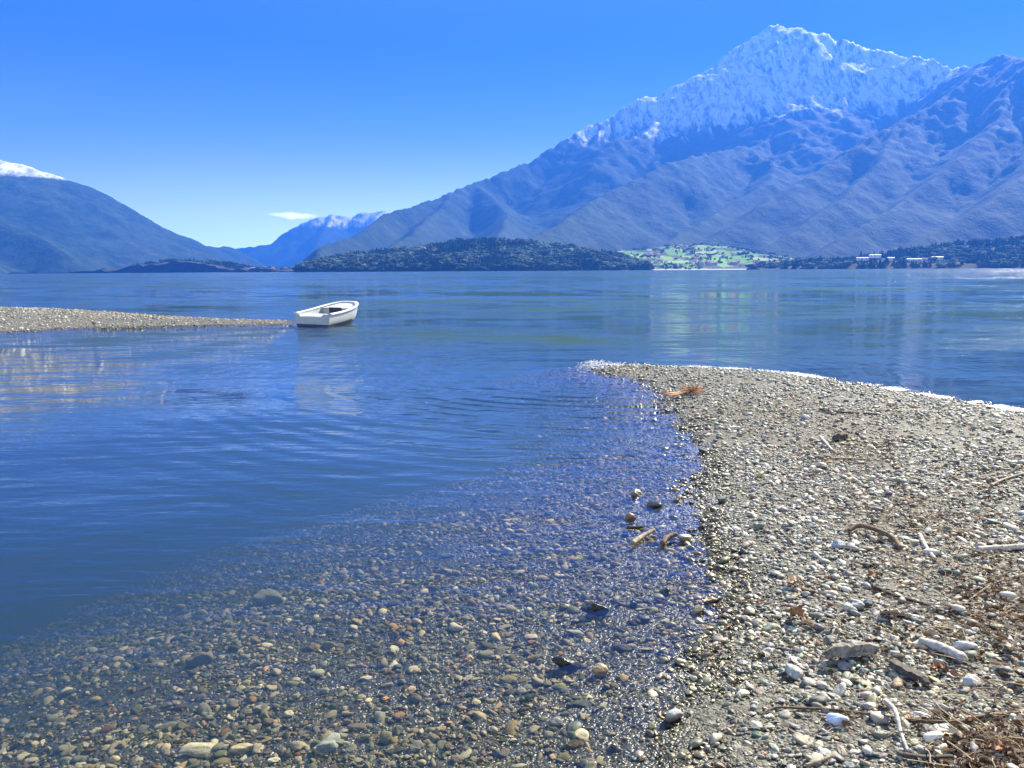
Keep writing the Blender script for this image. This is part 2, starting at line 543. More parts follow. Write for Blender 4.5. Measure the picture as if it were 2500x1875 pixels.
# ------------------------------------------------------------------ water
def mat_water():
    m = M('lake_water'); n, l = m.n, m.l
    p = m.pos(); s3 = m.sep(p)
    tipx, tipy = pt_z(1470, 905)
    dx = m.math('SUBTRACT', s3[0], tipx); dy = m.math('SUBTRACT', s3[1], tipy)
    rad = m.math('SQRT', m.math('ADD', m.math('MULTIPLY', dx, dx), m.math('MULTIPLY', dy, dy)))
    warp = m.noise(p, .45, 3, .5)
    ph = m.math('ADD', m.math('MULTIPLY', rad, 2 * math.pi / .34), m.math('MULTIPLY', warp, 16))
    ring = m.math('SINE', ph)
    ph2 = m.math('ADD', m.math('MULTIPLY', rad, 2 * math.pi / .17), m.math('MULTIPLY', m.noise(p, .8, 2), 14))
    ring2 = m.math('SINE', ph2)
    env = m.math('MULTIPLY', m.rng(rad, 1.4, 3.0), m.rng(rad, 9.0, 3.6))
    env = m.math('MULTIPLY', env, m.rng(m.noise(p, .5, 3), .32, .55, .15, 1))
    ringh = m.math('MULTIPLY', m.math('ADD', m.math('MULTIPLY', ring, .0065), m.math('MULTIPLY', ring2, .0008)), env)
    dist = m.math('SQRT', m.math('ADD', m.math('MULTIPLY', s3[0], s3[0]), m.math('MULTIPLY', s3[1], s3[1])))
    # open lake beyond the bay is choppier than the sheltered water close by
    open_ = m.rng(dist, 5, 24)
    chop = m.math('ADD', m.noise(m.map(p, (.55, 1.6, 1), (0, 0, R(8))), 1.5, 4, .55, .4),
                  m.math('MULTIPLY', m.noise(m.map(p, (.5, 1.7, 1), (0, 0, R(-14))), 4.5, 3, .5), .35))
    fine = m.noise(m.map(p, (.6, 1.5, 1), (0, 0, R(5))), 7, 3, .55, .3)
    gust = m.rng(m.noise(m.map(p, (.012, .045, 1)), 1, 4, .55), .35, .65, .45, 1.35)
    chh = m.math('MULTIPLY', m.math('MULTIPLY', chop, m.math('MULTIPLY', m.rng(open_, 0, 1, .032, .12, False), m.rng(dist, 22, 60, 1, 0))), gust)
    fih = m.math('MULTIPLY', fine, m.rng(open_, 0, 1, .0022, .018, False))
    hgt = m.math('ADD', m.math('ADD', ringh, chh), fih)
    nor = m.bump(hgt, 1.0, 1.0)
    # open lake: waves of every size up to gust streaks, given directly as surface slopes
    def part(scale, det, amp, rot, bias, xs=.2):
        t = m.noise(m.map(p, (xs, 1.0, 1), (0, 0, R(rot))), scale, det, .6, .3, out=1)
        a_ = n.new('ShaderNodeVectorMath'); a_.operation = 'SUBTRACT'; l.new(t, a_.inputs[0]); a_.inputs[1].default_value = (.5, bias, .5)
        b_ = n.new('ShaderNodeVectorMath'); b_.operation = 'SCALE'; l.new(a_.outputs[0], b_.inputs[0]); b_.inputs['Scale'].default_value = amp
        return b_.outputs[0]

    def vadd(a_, b_):
        t = n.new('ShaderNodeVectorMath'); t.operation = 'ADD'; l.new(a_, t.inputs[0]); l.new(b_, t.inputs[1]); return t.outputs[0]
    sv = n.new('ShaderNodeVectorMath'); sv.operation = 'ADD'
    l.new(vadd(part(1.6, 3, 1.5, 3, .525, .45), part(.32, 3, 1.9, -6, .52, .6)), sv.inputs[0]); l.new(vadd(part(.06, 3, 1.0, 4, .51, .7), part(.009, 3, .3, 4, .50, .5)), sv.inputs[1])
    sc = n.new('ShaderNodeVectorMath'); sc.operation = 'MULTIPLY'; l.new(sv.outputs[0], sc.inputs[0]); sc.inputs[1].default_value = (.5, 1.0, 0)
    # scattered steeper wavelets that catch the high sky
    stk = m.rng(m.noise(m.map(p, (.30, 1.0, 1), (0, 0, R(2))), .33, 4, .6), .575, .66, 0, .16)
    stv = n.new('ShaderNodeCombineXYZ'); l.new(m.math('MULTIPLY', stk, -1.0), stv.inputs[1])
    sc2 = n.new('ShaderNodeVectorMath'); sc2.operation = 'ADD'; l.new(sc.outputs[0], sc2.inputs[0]); l.new(stv.outputs[0], sc2.inputs[1]); sc = sc2
    sm = n.new('ShaderNodeVectorMath'); sm.operation = 'SCALE'; l.new(sc.outputs[0], sm.inputs[0])
    l.new(m.math('MULTIPLY', m.rng(dist, 2, 26, .04, 1.0), gust), sm.inputs['Scale'])
    ad = n.new('ShaderNodeVectorMath'); ad.operation = 'ADD'; l.new(nor, ad.inputs[0]); l.new(sm.outputs[0], ad.inputs[1])
    nz_ = n.new('ShaderNodeVectorMath'); nz_.operation = 'NORMALIZE'; l.new(ad.outputs[0], nz_.inputs[0])
    nor = nz_.outputs[0]
    rough = m.rng(dist, 12, 300, .02, .07)
    n.remove(m.b)
    # Schlick reflectance, the same from above and from below (the surface does not bend rays)
    dt = n.new('ShaderNodeVectorMath'); dt.operation = 'DOT_PRODUCT'; l.new(nor, dt.inputs[0]); l.new(m.geo.outputs['Incoming'], dt.inputs[1])
    fac = m.math('SUBTRACT', 1.0, m.math('ABSOLUTE', dt.outputs['Value']), clamp=True)
    fr = m.math('MULTIPLY_ADD', m.math('POWER', fac, 5.0), .98, .02)
    gl = n.new('ShaderNodeBsdfGlossy'); gl.inputs['Color'].default_value = (1, 1, 1, 1)
    l.new(rough, gl.inputs['Roughness']); l.new(nor, gl.inputs['Normal'])
    tr = n.new('ShaderNodeBsdfTransparent')
    mx = n.new('ShaderNodeMixShader')
    l.new(fr, mx.inputs[0]); l.new(tr.outputs[0], mx.inputs[1]); l.new(gl.outputs[0], mx.inputs[2])
    l.new(mx.outputs[0], m.out.inputs['Surface'])
    pv = n.new('ShaderNodeVolumePrincipled')
    pv.inputs['Color'].default_value = (.075, .165, .20, 1)
    pv.inputs['Density'].default_value = .8
    pv.inputs['Anisotropy'].default_value = .3
    l.new(pv.outputs[0], m.out.inputs['Volume'])
    return m.m


def build_water():
    x0, x1, y0, y1 = -14000, 14000, -40, 13000
    v = [(x0, y0, 0), (x1, y0, 0), (x1, y1, 0), (x0, y1, 0), (x0, y0, -12), (x1, y0, -12), (x1, y1, -12), (x0, y1, -12)]
    f = [(0, 1, 2, 3), (7, 6, 5, 4), (0, 4, 5, 1), (1, 5, 6, 2), (2, 6, 7, 3), (3, 7, 4, 0)]
    tag(mesh_np('lake_water', v, f, mat_water(), smooth=False), kind='structure')


build_water()


# ------------------------------------------------------------------ mountains and hills
class HF:
    def __init__(s, ridges, k=.68, base=-30, blend=60):
        s.seg = []
        for rdg in ridges:
            kk, d0 = k, 9e9
            if isinstance(rdg, dict): kk = rdg['k']; d0 = rdg.get('d0', 9e9); rdg = rdg['p']
            P = [pt_at(*q) for q in rdg]; run = len(s.seg) * 977.0
            for a, b in zip(P[:-1], P[1:]):
                s.seg.append((a, b, kk, d0, run)); run += math.hypot(b[0] - a[0], b[1] - a[1])
        s.base, s.blend = base, blend

    def ev(s, x, y):
        h = np.full(x.shape, -1e4); dm = np.full(x.shape, 1e9); s.along = np.zeros(x.shape)
        for (a, b, k, d0, run) in s.seg:
            ex, ey = b[0] - a[0], b[1] - a[1]
            t = np.clip(((x - a[0]) * ex + (y - a[1]) * ey) / (ex * ex + ey * ey), 0, 1)
            d = np.hypot(x - a[0] - t * ex, y - a[1] - t * ey)
            z = a[2] + t * (b[2] - a[2])
            hh = z - k * np.minimum(d, d0) * (1 - .18 * np.clip(d / 3500, 0, 1)) - .42 * k * np.maximum(d - d0, 0)
            up = hh > h
            dm = np.where(up, d, dm)
            L_ = math.hypot(ex, ey); side = np.sign((x - a[0]) * ey - (y - a[1]) * ex)
            s.along = np.where(up, run + t * L_ + 5000 * side, s.along)
            w = s.blend
            h = np.where(np.abs(hh - h) < w, np.maximum(h, hh) + (w - np.abs(hh - h)) ** 2 / (6 * w) * (d > 40), np.maximum(h, hh))
        return h, dm


def build_mountain(name, hf, xr, yr, step, mat, namp=110, wl=900, seed=1, edge=10, gully=120):
    x = np.arange(xr[0], xr[1] + 1, step); y = np.arange(yr[0], yr[1] + 1, step)
    X, Y = np.meshgrid(x, y)
    # warp the sample point so that the straight ridge segments meander
    wx = X + 90 * fbm(X / 700, Y / 700, 3, seed + 5); wy = Y + 90 * fbm(X / 700, Y / 700, 3, seed + 11)
    f = 0.25
    h, d = hf.ev(X + (wx - X) * f, Y + (wy - Y) * f)
    h2, d2 = hf.ev(wx, wy)
    far = 1 - np.exp(-(d / 260) ** 1.2)
    h = h * (1 - far) + h2 * far
    # gullies running down the fall line from the ridge
    sw = hf.along + 45 * fbm(X / 260, Y / 260, 3, seed + 71)
    gul = 1 - np.abs(perlin(sw / 310, d2 / 1500, seed + 61)) * 1.9 + .5 * (1 - np.abs(perlin(sw / 120, d2 / 700, seed + 62)) * 1.9) + .28 * (1 - np.abs(perlin(sw / 52, d2 / 380, seed + 63)) * 1.9)
    ge = np.clip(d2 / 220, 0, 1) * np.clip(h / 1100, .05, 1)
    h = h + (gul / 1.78 - .62) * gully * ge
    rn = ridged(X / wl, Y / wl, 6, seed, .55)
    amp = namp * np.clip(h / 500, 0.12, 1.3) * far
    h = h + (rn - .72) * amp * 2.2
    h = h + edge * fbm(X / 110, Y / 110, 4, seed + 40, .6) * np.clip(h / 600, .1, 1.4)
    h = np.maximum(h, -25)
    V = np.stack([X, Y, h], -1).reshape(-1, 3)
    Fc = grid_faces(*X.shape)
    hv = h.ravel()
    Fc = Fc[(hv[Fc] > -20).any(1)]
    used = np.unique(Fc); mp = np.zeros(len(V), int); mp[used] = np.arange(len(used))
    return tag(mesh_np(name, V[used], mp[Fc], mat), kind='structure')


def mat_mountain(name, snow_z, band, streak=240, seed=0.0, patch=None, forest=((.014, .034, .020), (.038, .060, .036)), east=0):
    m = M(name); p = m.pos(); z = m.sep(p)[2]
    g = m.geo.outputs['True Normal']; nz = m.sep(g)[2]
    a = m.noise(p, .0028, 6, .6); b = m.noise(p, .02, 5, .65); c = m.noise(p, .09, 3, .6)
    mixf = m.rng(m.math('ADD', m.math('MULTIPLY', a, .6), m.math('MULTIPLY', b, .4)), .38, .62)
    col = m.mix(mixf, forest[0], forest[1])
    col = m.mix(1.0, col, m.ramp(m.math('ADD', m.math('MULTIPLY', b, .5), m.math('MULTIPLY', c, .5)), [(.34, .6), (.5, 1.0), (.68, 1.6)]), 'MULTIPLY')
    cl = m.rng(m.noise(m.map(p, (1, 1, 2.2)), .006, 6, .7), .60, .70)
    col = m.mix(m.math('MULTIPLY', cl, .5), col, (.15, .14, .12))
    if snow_z is not None:
        # snow runs down the gullies: noise stretched along the fall line
        st = m.noise(m.map(p, (1, .35, .18)), .011, 6, .68, .4)
        # the lower outer ridges carry far less snow than the main crest
        if east: z = m.math('SUBTRACT', z, m.rng(m.sep(p)[1], 5600, 6450, east, 0))
        sl = m.math('ADD', z, m.math('MULTIPLY', m.math('SUBTRACT', st, .5), streak * 4.2))
        sm = m.rng(sl, snow_z - band, snow_z + band)
        rk = m.rng(m.noise(m.map(p, (1.3, .45, .30)), .019, 7, .72, .6), .39, .54)
        steep = m.rng(nz, .45, .70)
        keepf = m.math('MAXIMUM', rk, m.math('MULTIPLY', steep, .55))
        sm = m.math('MULTIPLY', sm, keepf)
        sp = m.noise(p, .045, 4, .7)
        sm = m.math('MULTIPLY', sm, m.rng(sp, .32, .46, .55, 1))
        col = m.mix(sm, col, (.82, .83, .84))
    bm = m.bump(m.math('ADD', m.math('MULTIPLY', b, 22), m.math('MULTIPLY', c, 5)), .5, 1.0)
    return m.set(col, .9, bm, spec=.1)


K = 1000.0


def rd(*pts): return [(a, b, c * K) for a, b, c in pts]


main_ridges = [
    {'k': 1.0, 'd0': 1350, 'p': rd((746, 652, 3.5), (772, 617, 3.6), (791, 597, 3.8), (860, 577, 4.2), (940, 522, 4.8), (1030, 494, 5.2), (1107, 468, 5.5), (1160, 446, 5.8),
       (1279, 401, 6.2), (1300, 395, 6.25), (1401, 328, 6.6), (1440, 306, 6.75), (1478, 298, 6.8), (1512, 271, 6.9), (1573, 235, 7.0), (1607, 233, 7.05),
       (1654, 204, 7.1), (1711, 179, 7.2), (1735, 168, 7.25), (1782, 121, 7.35), (1830, 93, 7.45), (1868, 74, 7.5), (1896, 58, 7.55),
       (1915, 70, 7.55), (1944, 66, 7.55), (1972, 76, 7.5), (2024, 83, 7.5), (2036, 95, 7.5), (2081, 97, 7.45), (2114, 112, 7.45), (2171, 124, 7.4),
       (2219, 138, 7.3), (2276, 142, 7.2), (2304, 161, 7.1), (2333, 166, 7.0))},
    {'k': .85, 'd0': 1200, 'p': rd((2333, 168, 7.0), (2361, 158, 6.7), (2390, 159, 6.5), (2423, 145, 6.3), (2451, 134, 6.2), (2500, 143, 6.0), (2620, 120, 5.8), (2800, 90, 5.6), (3200, 150, 5.2))},
    rd((1896, 58, 7.55), (1990, 190, 7.0), (1940, 290, 6.5), (1860, 352, 6.0), (1750, 370, 5.6), (1640, 393, 5.2), (1560, 433, 4.8), (1470, 478, 4.4), (1400, 520, 4.0), (1330, 560, 3.6), (1270, 596, 3.2)),
    rd((1711, 179, 7.2), (1650, 260, 6.9), (1560, 330, 6.4), (1480, 350, 6.1)),
    rd((1478, 298, 6.8), (1440, 360, 6.4), (1420, 420, 6.0)),
    rd((1160, 446, 5.8), (1205, 482, 5.4), (1240, 520, 5.0), (1230, 560, 4.3), (1180, 600, 3.6)),
    rd((1107, 468, 5.5), (1061, 517, 5.0), (1000, 572, 4.2), (957, 604, 3.7)),
    rd((1820, 362, 5.9), (1890, 400, 5.4), (1880, 440, 5.0), (1780, 500, 4.5), (1680, 560, 3.9), (1600, 604, 3.4)),
    rd((2451, 134, 6.2), (2320, 225, 5.8), (2190, 298, 5.4), (2100, 350, 5.1), (2000, 410, 4.8), (1900, 475, 4.4), (1800, 540, 4.0), (1730, 590, 3.7)),
    rd((2190, 298, 5.4), (2130, 410, 4.7), (2040, 490, 4.2), (1940, 560, 3.8), (1870, 610, 3.5)),
    rd((2500, 143, 6.0), (2430, 300, 5.2), (2330, 400, 4.6), (2200, 490, 4.1), (2080, 570, 3.6), (2000, 620, 3.3)),
    rd((2620, 120, 5.8), (2620, 320, 4.8), (2500, 430, 4.2), (2380, 510, 3.8), (2260, 580, 3.4), (2180, 630, 3.1)),
    rd((2800, 90, 5.6), (2800, 330, 4.5), (2700, 470, 3.8), (2560, 560, 3.3), (2450, 620, 3.0)),
    rd((3200, 150, 5.2), (3050, 380, 4.2), (2900, 520, 3.4), (2750, 620, 2.8)),
]
SNOWY = mat_mountain('snowy_mountain', 1120, 120, 330, east=420)
build_mountain('main_mountain', HF(main_ridges), (-1900, 7000), (2700, 9800), 20, SNOWY, 24, 1000, 3, 13, 95)

left_ridges = [
    rd((-900, 210, 6.4), (-500, 290, 6.2), (-250, 340, 6.1), (0, 387, 6.0), (59, 403, 6.0), (131, 425, 6.0), (172, 447, 6.05), (217, 470, 6.1), (253, 490, 6.2), (289, 517, 6.3), (316, 535, 6.4),
       (348, 549, 6.6), (389, 552, 6.8), (429, 569, 7.0), (466, 583, 7.2), (497, 598, 7.4), (538, 604, 7.6), (558, 600, 7.7), (579, 608, 7.75), (597, 621, 7.8), (625, 645, 7.9)),
    rd((-250, 340, 6.1), (-150, 460, 5.4), (60, 560, 4.8), (160, 620, 4.4)),
    rd((-500, 290, 6.2), (-420, 450, 5.2), (-200, 560, 4.6), (-60, 630, 4.2)),
    rd((172, 447, 6.05), (230, 530, 5.7), (330, 590, 5.4), (420, 632, 5.1)),
    rd((389, 552, 6.8), (430, 600, 6.5), (520, 636, 6.2)),
    rd((-900, 210, 6.4), (-900, 450, 4.8), (-700, 600, 4.0)),
]
build_mountain('left_mountain', HF(left_ridges, .58), (-8500, -1600), (2900, 9500), 24, mat_mountain('left_mountain', 603, 16, 22), 30, 900, 13, 9, 90)

back_ridges = [
    rd((575, 660, 10.6), (600, 622, 10.8), (624, 600, 11), (660, 596, 11.1), (692, 580, 11.2), (723, 560, 11.3), (750, 541, 11.4), (769, 532, 11.4), (796, 531, 11.5), (814, 521, 11.5), (836, 528, 11.5),
       (859, 531, 11.6), (886, 518, 11.6), (900, 521, 11.6), (913, 519, 11.6), (931, 514, 11.6), (949, 522, 11.6), (1100, 480, 11.7), (1300, 500, 11.8)),
    rd((814, 521, 11.5), (790, 570, 10.6), (760, 620, 10)),
    rd((931, 514, 11.6), (900, 560, 10.6), (860, 610, 10)),
]
build_mountain('back_mountain', HF(back_ridges, .66), (-5200, 1200), (9000, 12600), 30, mat_mountain('back_mountain', 622, 30, 60), 50, 700, 23, 16, 160)
far_ridges = [rd((520, 612, 12.6), (575, 600, 12.6), (590, 603, 12.6), (604, 597, 12.6), (618, 604, 12.6), (640, 600, 12.6), (700, 590, 12.6))]
build_mountain('far_mountain', HF(far_ridges, .5), (-6500, -2500), (12000, 13200), 40, mat_mountain('far_mountain', 330, 50, 40), 40, 700, 29, 10)


# low land in front of the mountains
class Land(HF):
    def height(s, x, y, seed=4):
        h, d = s.ev(x, y)
        return h + 5 * fbm(x / 60, y / 60, 3, seed)


WOOD = M('wooded_ground')
_p = WOOD.pos(); _b = WOOD.noise(_p, .03, 4)
WOOD = WOOD.set(WOOD.ramp(_b, [(.3, (.03, .035, .02)), (.7, (.10, .085, .055))]), .95, spec=.1)

D0 = 2.0


def build_land(name, land, xr, yr, step, mat):
    X, Y = np.meshgrid(np.arange(*xr, step), np.arange(*yr, step))
    h = np.maximum(land.height(X, Y), -15)
    Fc = grid_faces(*X.shape); hv = h.ravel(); Fc = Fc[(hv[Fc] > -12).any(1)]
    V = np.stack([X, Y, h], -1).reshape(-1, 3)
    used = np.unique(Fc); mp = np.zeros(len(V), int); mp[used] = np.arange(len(used))
    return tag(mesh_np(name, V[used], mp[Fc], mat), kind='structure')


TH = 11    # allowance in picture units for the tree height on the silhouettes
hillL = Land([{'k': .40, 'p': [(a, b + TH, c * K) for a, b, c in ((745, 655, 2.15), (791, 632, 2.2), (867, 620, 2.25), (953, 611, 2.3), (1016, 607, 2.3), (1084, 601, 2.35), (1107, 590, 2.35), (1152, 583, 2.35), (1220, 584, 2.35),
              (1265, 586, 2.35), (1333, 593, 2.35), (1401, 601, 2.3), (1460, 614, 2.3), (1500, 626, 2.25), (1530, 642, 2.2), (1545, 652, 2.15))]},
              {'k': .45, 'p': [(a, b, c * K) for a, b, c in ((900, 640, 2.08), (1100, 636, 2.08), (1300, 640, 2.06), (1450, 644, 2.06))]}])
build_land('wooded_hill', hillL, (-740, 560), (1750, 2700), 8, WOOD)
smallL = Land([{'k': .30, 'p': [(a, b + 7, c * K) for a, b, c in ((255, 658, 3.0), (303, 648, 3.1), (347, 643, 3.15), (376, 641, 3.2), (435, 640, 3.2), (464, 635, 3.2), (490, 636, 3.2), (517, 646, 3.15), (545, 656, 3.1))]},
              {'k': .12, 'p': [(a, b, c * K) for a, b, c in ((-700, 662, 3.3), (0, 662, 3.3), (400, 664, 3.2), (560, 661, 3.1), (760, 657, 3.1))]}])
build_land('small_hill', smallL, (-3600, -500), (2900, 3600), 12, WOOD)
rightL = Land([{'k': .28, 'p': [(a, b + 6, c * K) for a, b, c in ((1850, 652, 2.45), (1947, 644, 2.5), (2050, 640, 2.5), (2150, 632, 2.55), (2232, 618, 2.6), (2290, 605, 2.65), (2379, 592, 2.7), (2500, 580, 2.75), (2700, 560, 2.75), (3000, 540, 2.6))]},
               {'k': .25, 'p': [(a, b, c * K) for a, b, c in ((1840, 655, 2.38), (2000, 650, 2.36), (2200, 647, 2.34), (2350, 646, 2.33), (2500, 646, 2.3), (2900, 640, 2.2))]}])
build_land('shore_hill', rightL, (700, 3000), (1700, 3100), 9, WOOD)


def mat_fields():
    m = M('meadow_fields'); p = m.pos()
    q = m.map(p, (1, .42, 0), (0, 0, R(12)))
    w = m.noise(p, .012, 3, .6, out=1)
    wv = m.n.new('ShaderNodeVectorMath'); wv.operation = 'MULTIPLY_ADD'
    m.l.new(w, wv.inputs[0]); wv.inputs[1].default_value = (30, 30, 0); m.l.new(q, wv.inputs[2])
    cell = m.sep(m.voro(wv.outputs[0], .017, out='Color'))
    col = m.ramp(cell[0], [(0, (.06, .08, .04)), (.14, (.10, .11, .06)), (.2, (.15, .29, .05)), (.5, (.22, .36, .07)), (.74, (.30, .40, .14)), (.86, (.20, .17, .10)), (.92, (.20, .40, .08))], 'CONSTANT')
    edge = m.rng(m.voro(wv.outputs[0], .017, 'DISTANCE_TO_EDGE', 'Distance'), .02, .06, 1, 0)
    col = m.mix(m.math('MULTIPLY', edge, .7), col, (.05, .06, .035))
    z = m.sep(p)[2]
    wood = m.rng(m.math('ADD', z, m.math('MULTIPLY', m.noise(p, .01, 4), 40)), 132, 150)
    col = m.mix(wood, col, (.07, .065, .045))
    low = m.rng(z, 12, 6)
    col = m.mix(m.math('MULTIPLY', low, .5), col, (.14, .15, .10))
    col = m.mix(m.rng(z, 3.0, 2.0), col, (.52, .49, .42))
    return m.set(col, .95, spec=.1)


class Fan(Land):
    def height(s, x, y, seed=4):        # the slope runs out in a beach about 2.5 km away
        d = np.hypot(x, y) + 14 * fbm(x / 140, y / 140, 3, 66)
        return np.minimum(Land.height(s, x, y, seed), np.where(d > 2545, 2.2 + .11 * (d - 2545), 2.2 + .06 * (d - 2545)))


fanL = Fan([{'k': .20, 'p': [(a, b, c * K) for a, b, c in ((1690, 588, 3.4), (1690, 606, 3.15), (1685, 628, 2.85), (1690, 650, 2.6))]},
             {'k': .22, 'p': [(a, b, c * K) for a, b, c in ((1480, 622, 3.1), (1550, 611, 3.15), (1620, 603, 3.2), (1690, 596, 3.25), (1760, 612, 3.2))]},
             {'k': .16, 'p': [(a, b, c * K) for a, b, c in ((1540, 640, 2.85), (1620, 630, 2.85), (1760, 634, 2.85), (1850, 643, 2.8), (1960, 650, 2.75))]},
             {'k': .06, 'p': [(a, b, c * K) for a, b, c in ((1500, 655, 2.6), (1700, 655, 2.6), (1960, 654, 2.6), (2300, 652, 2.6), (2600, 650, 2.6))]}])
build_land('village_meadows', fanL, (150, 2300), (1500, 4000), 10, mat_fields())


# ------------------------------------------------------------------ woods (masses nobody could count)
FOL = M('distant_foliage')
_p = FOL.pos()
FOL = FOL.set(FOL.mix(1.0, FOL.attr(), FOL.ramp(FOL.noise(_p, .35, 3), [(.3, .75), (.7, 1.3)]), 'MULTIPLY'), .95, spec=.05)


def conifer_v():
    out = []
    for _ in range(5):
        v, f = [], []
        n = 9; lev = 5
        for i in range(lev):
            t = i / lev
            for q, (rad, zz) in enumerate(((1 - t, t), ((1 - t) * .55, t + .75 / lev))):
                for k in range(n):
                    a = 2 * math.pi * k / n + i
                    r_ = rad * random.uniform(.75, 1.15) * .34
                    v.append((r_ * math.cos(a), r_ * math.sin(a), zz * .95 + .04))
        for i in range(2 * lev - 1):
            for k in range(n):
                a, b = i * n + k, i * n + (k + 1) % n
                f += [(a, b, b + n), (a, b + n, a + n)]
        v.append((0, 0, 1.02)); top = len(v) - 1
        for k in range(n): f.append(((2 * lev - 1) * n + k, (2 * lev - 1) * n + (k + 1) % n, top))
        out.append(v)
    return np.array(out), np.array(f)


def broad_v():
    """a crown of several loose leaf clumps"""
    v0, f0 = ico(1); out = []
    for _ in range(6):
        vs, fs = [], []
        for k in range(9):
            c = np.array([random.gauss(0, .26), random.gauss(0, .26), random.uniform(.32, .82)])
            r_ = random.uniform(.13, .27)
            vs.append(v0 * r_ * np.array([1.1, 1.1, .85]) * (1 + .25 * np.random.default_rng(k + _ * 9).normal(size=(len(v0), 1))) + c)
            fs.append(f0 + len(v0) * k)
        out.append(np.concatenate(vs))
    return np.array(out), np.concatenate(fs)


CON, BRO = conifer_v(), broad_v()


def trees_mesh(name, x, y, z, h, kind, colors, parent=None):
    V, F = CON if kind == 'conifer' else BRO
    n = len(x); k = rng.integers(0, len(V), n); a = rng.uniform(0, 6.28, n)
    P = V[k] * h[:, None, None]
    w = rng.uniform(.95, 1.5, n)[:, None]
    X = (P[..., 0] * np.cos(a)[:, None] - P[..., 1] * np.sin(a)[:, None]) * w + x[:, None]
    Y = (P[..., 0] * np.sin(a)[:, None] + P[..., 1] * np.cos(a)[:, None]) * w + y[:, None]
    Z = P[..., 2] + z[:, None]
    fc = (F[None] + (np.arange(n) * V.shape[1])[:, None, None]).reshape(-1, 3)
    return mesh_np(name, np.stack([X, Y, Z], -1).reshape(-1, 3), fc, FOL, colors=np.repeat(colors, V.shape[1], 0), parent=parent, smooth=False)


def wood(name, label, land, xr, yr, n, con_frac, hr, cond=None, seed=1, zmin=1.0, dark=None):
    r = np.random.default_rng(seed)
    x = r.uniform(*xr, n); y = r.uniform(*yr, n)
    z = land.height(x, y)
    ok = z > zmin
    if cond is not None: ok &= cond(x, y, z, r)
    x, y, z = x[ok], y[ok], z[ok]
    patch = fbm(x / 130, y / 130, 3, seed) + r.normal(0, .18, len(x))
    isc = patch > np.quantile(patch, 1 - con_frac) if len(x) else patch > 0
    for nm, sel, kd in (('broadleaf', ~isc, 'broad'), ('conifer', isc, 'conifer')):
        m = int(sel.sum())
        if not m: continue
        h = r.uniform(*hr, m) * (1.15 if kd == 'conifer' else 1)
        if kd == 'conifer': c = np.array([(.016, .038, .022)]) * r.uniform(.6, 1.5, (m, 1))
        else:
            base = np.array([(.06, .085, .045), (.10, .10, .06), (.035, .07, .03), (.13, .13, .075), (.03, .055, .03)])
            c = base[r.choice(5, m, p=(.28, .2, .22, .08, .22))] * r.uniform(.7, 1.3, (m, 1))
        c = c * (.65 + 1.0 * np.clip(.5 + fbm(x[sel] / 75, y[sel] / 75, 3, seed + 31), 0, 1.4))[:, None]
        o = trees_mesh(name + '_' + nm, x[sel], y[sel], z[sel] - .8, h, kd, c)
        tag(o, label % nm, 'woodland', kind='stuff')


def near_halls(x, y):
    px = W0 / 2 + F0 * x / y; out = np.zeros(x.shape, bool); d = np.hypot(x, y)
    for a, b, dd in ((2064, 2088, 2380), (2084, 2126, 2420), (2118, 2156, 2470), (2160, 2190, 2420), (2206, 2254, 2400), (2266, 2310, 2400)):
        out |= (px > a) & (px < b) & (d < dd + 18) & (d > dd - 130)
    return out


wood('hill_wood', 'mixed %s wood covering the dark hill across the lake', hillL, (-640, 480), (1900, 2460), 21000, .38, (7, 18), seed=5)
wood('low_hill_wood', '%s wood on the small low hill at the far left', smallL, (-2400, -800), (2950, 3320), 6000, .45, (8, 14), seed=6,
     cond=lambda x, y, z, r: (z > 14) | (r.uniform(0, 1, len(x)) < .25))
wood('shore_wood', '%s wood along the right far shore', rightL, (700, 2900), (1750, 2750), 16000, .5, (9, 17), seed=7,
     cond=lambda x, y, z, r: (fbm(x / 90, y / 90, 3, 77) > -.34) & ~near_halls(x, y))
wood('meadow_trees', '%s groves between the green village fields', fanL, (250, 2300), (2400, 3500), 5200, .25, (6, 12), seed=8,
     cond=lambda x, y, z, r: ((fbm(x / 80, y / 80, 3, 91) > .22) | (z < 9) & (r.uniform(0, 1, len(x)) < .2)) & ~((x > 600) & (x < 860) & (y < 2620)))

# ------------------------------------------------------------------ houses of the far shore
WALLM = {}
for nm, c in (('white', (.80, .79, .76)), ('cream', (.70, .62, .48)), ('pink', (.62, .42, .36))):
    q = M('plaster_' + nm); WALLM[nm] = q.set(q.mix(1.0, c, q.ramp(q.noise(q.pos(), .8, 3), [(.3, .85), (.7, 1.05)]), 'MULTIPLY'), .9)
q = M('roof_tile'); ROOFM = q.set(q.ramp(q.noise(q.pos(), 1.2, 3), [(.3, (.28, .13, .09)), (.7, (.42, .22, .15))]), .9)
q = M('pale_roof'); PALER = q.set(q.ramp(q.noise(q.pos(), .5, 3), [(.3, (.74, .74, .72)), (.7, (.85, .85, .84))]), .45)
q = M('window_dark'); WINM = q.set(q.ramp(q.noise(q.pos(), .5, 2), [(.3, (.04, .05, .06)), (.7, (.08, .09, .10))]), .2)


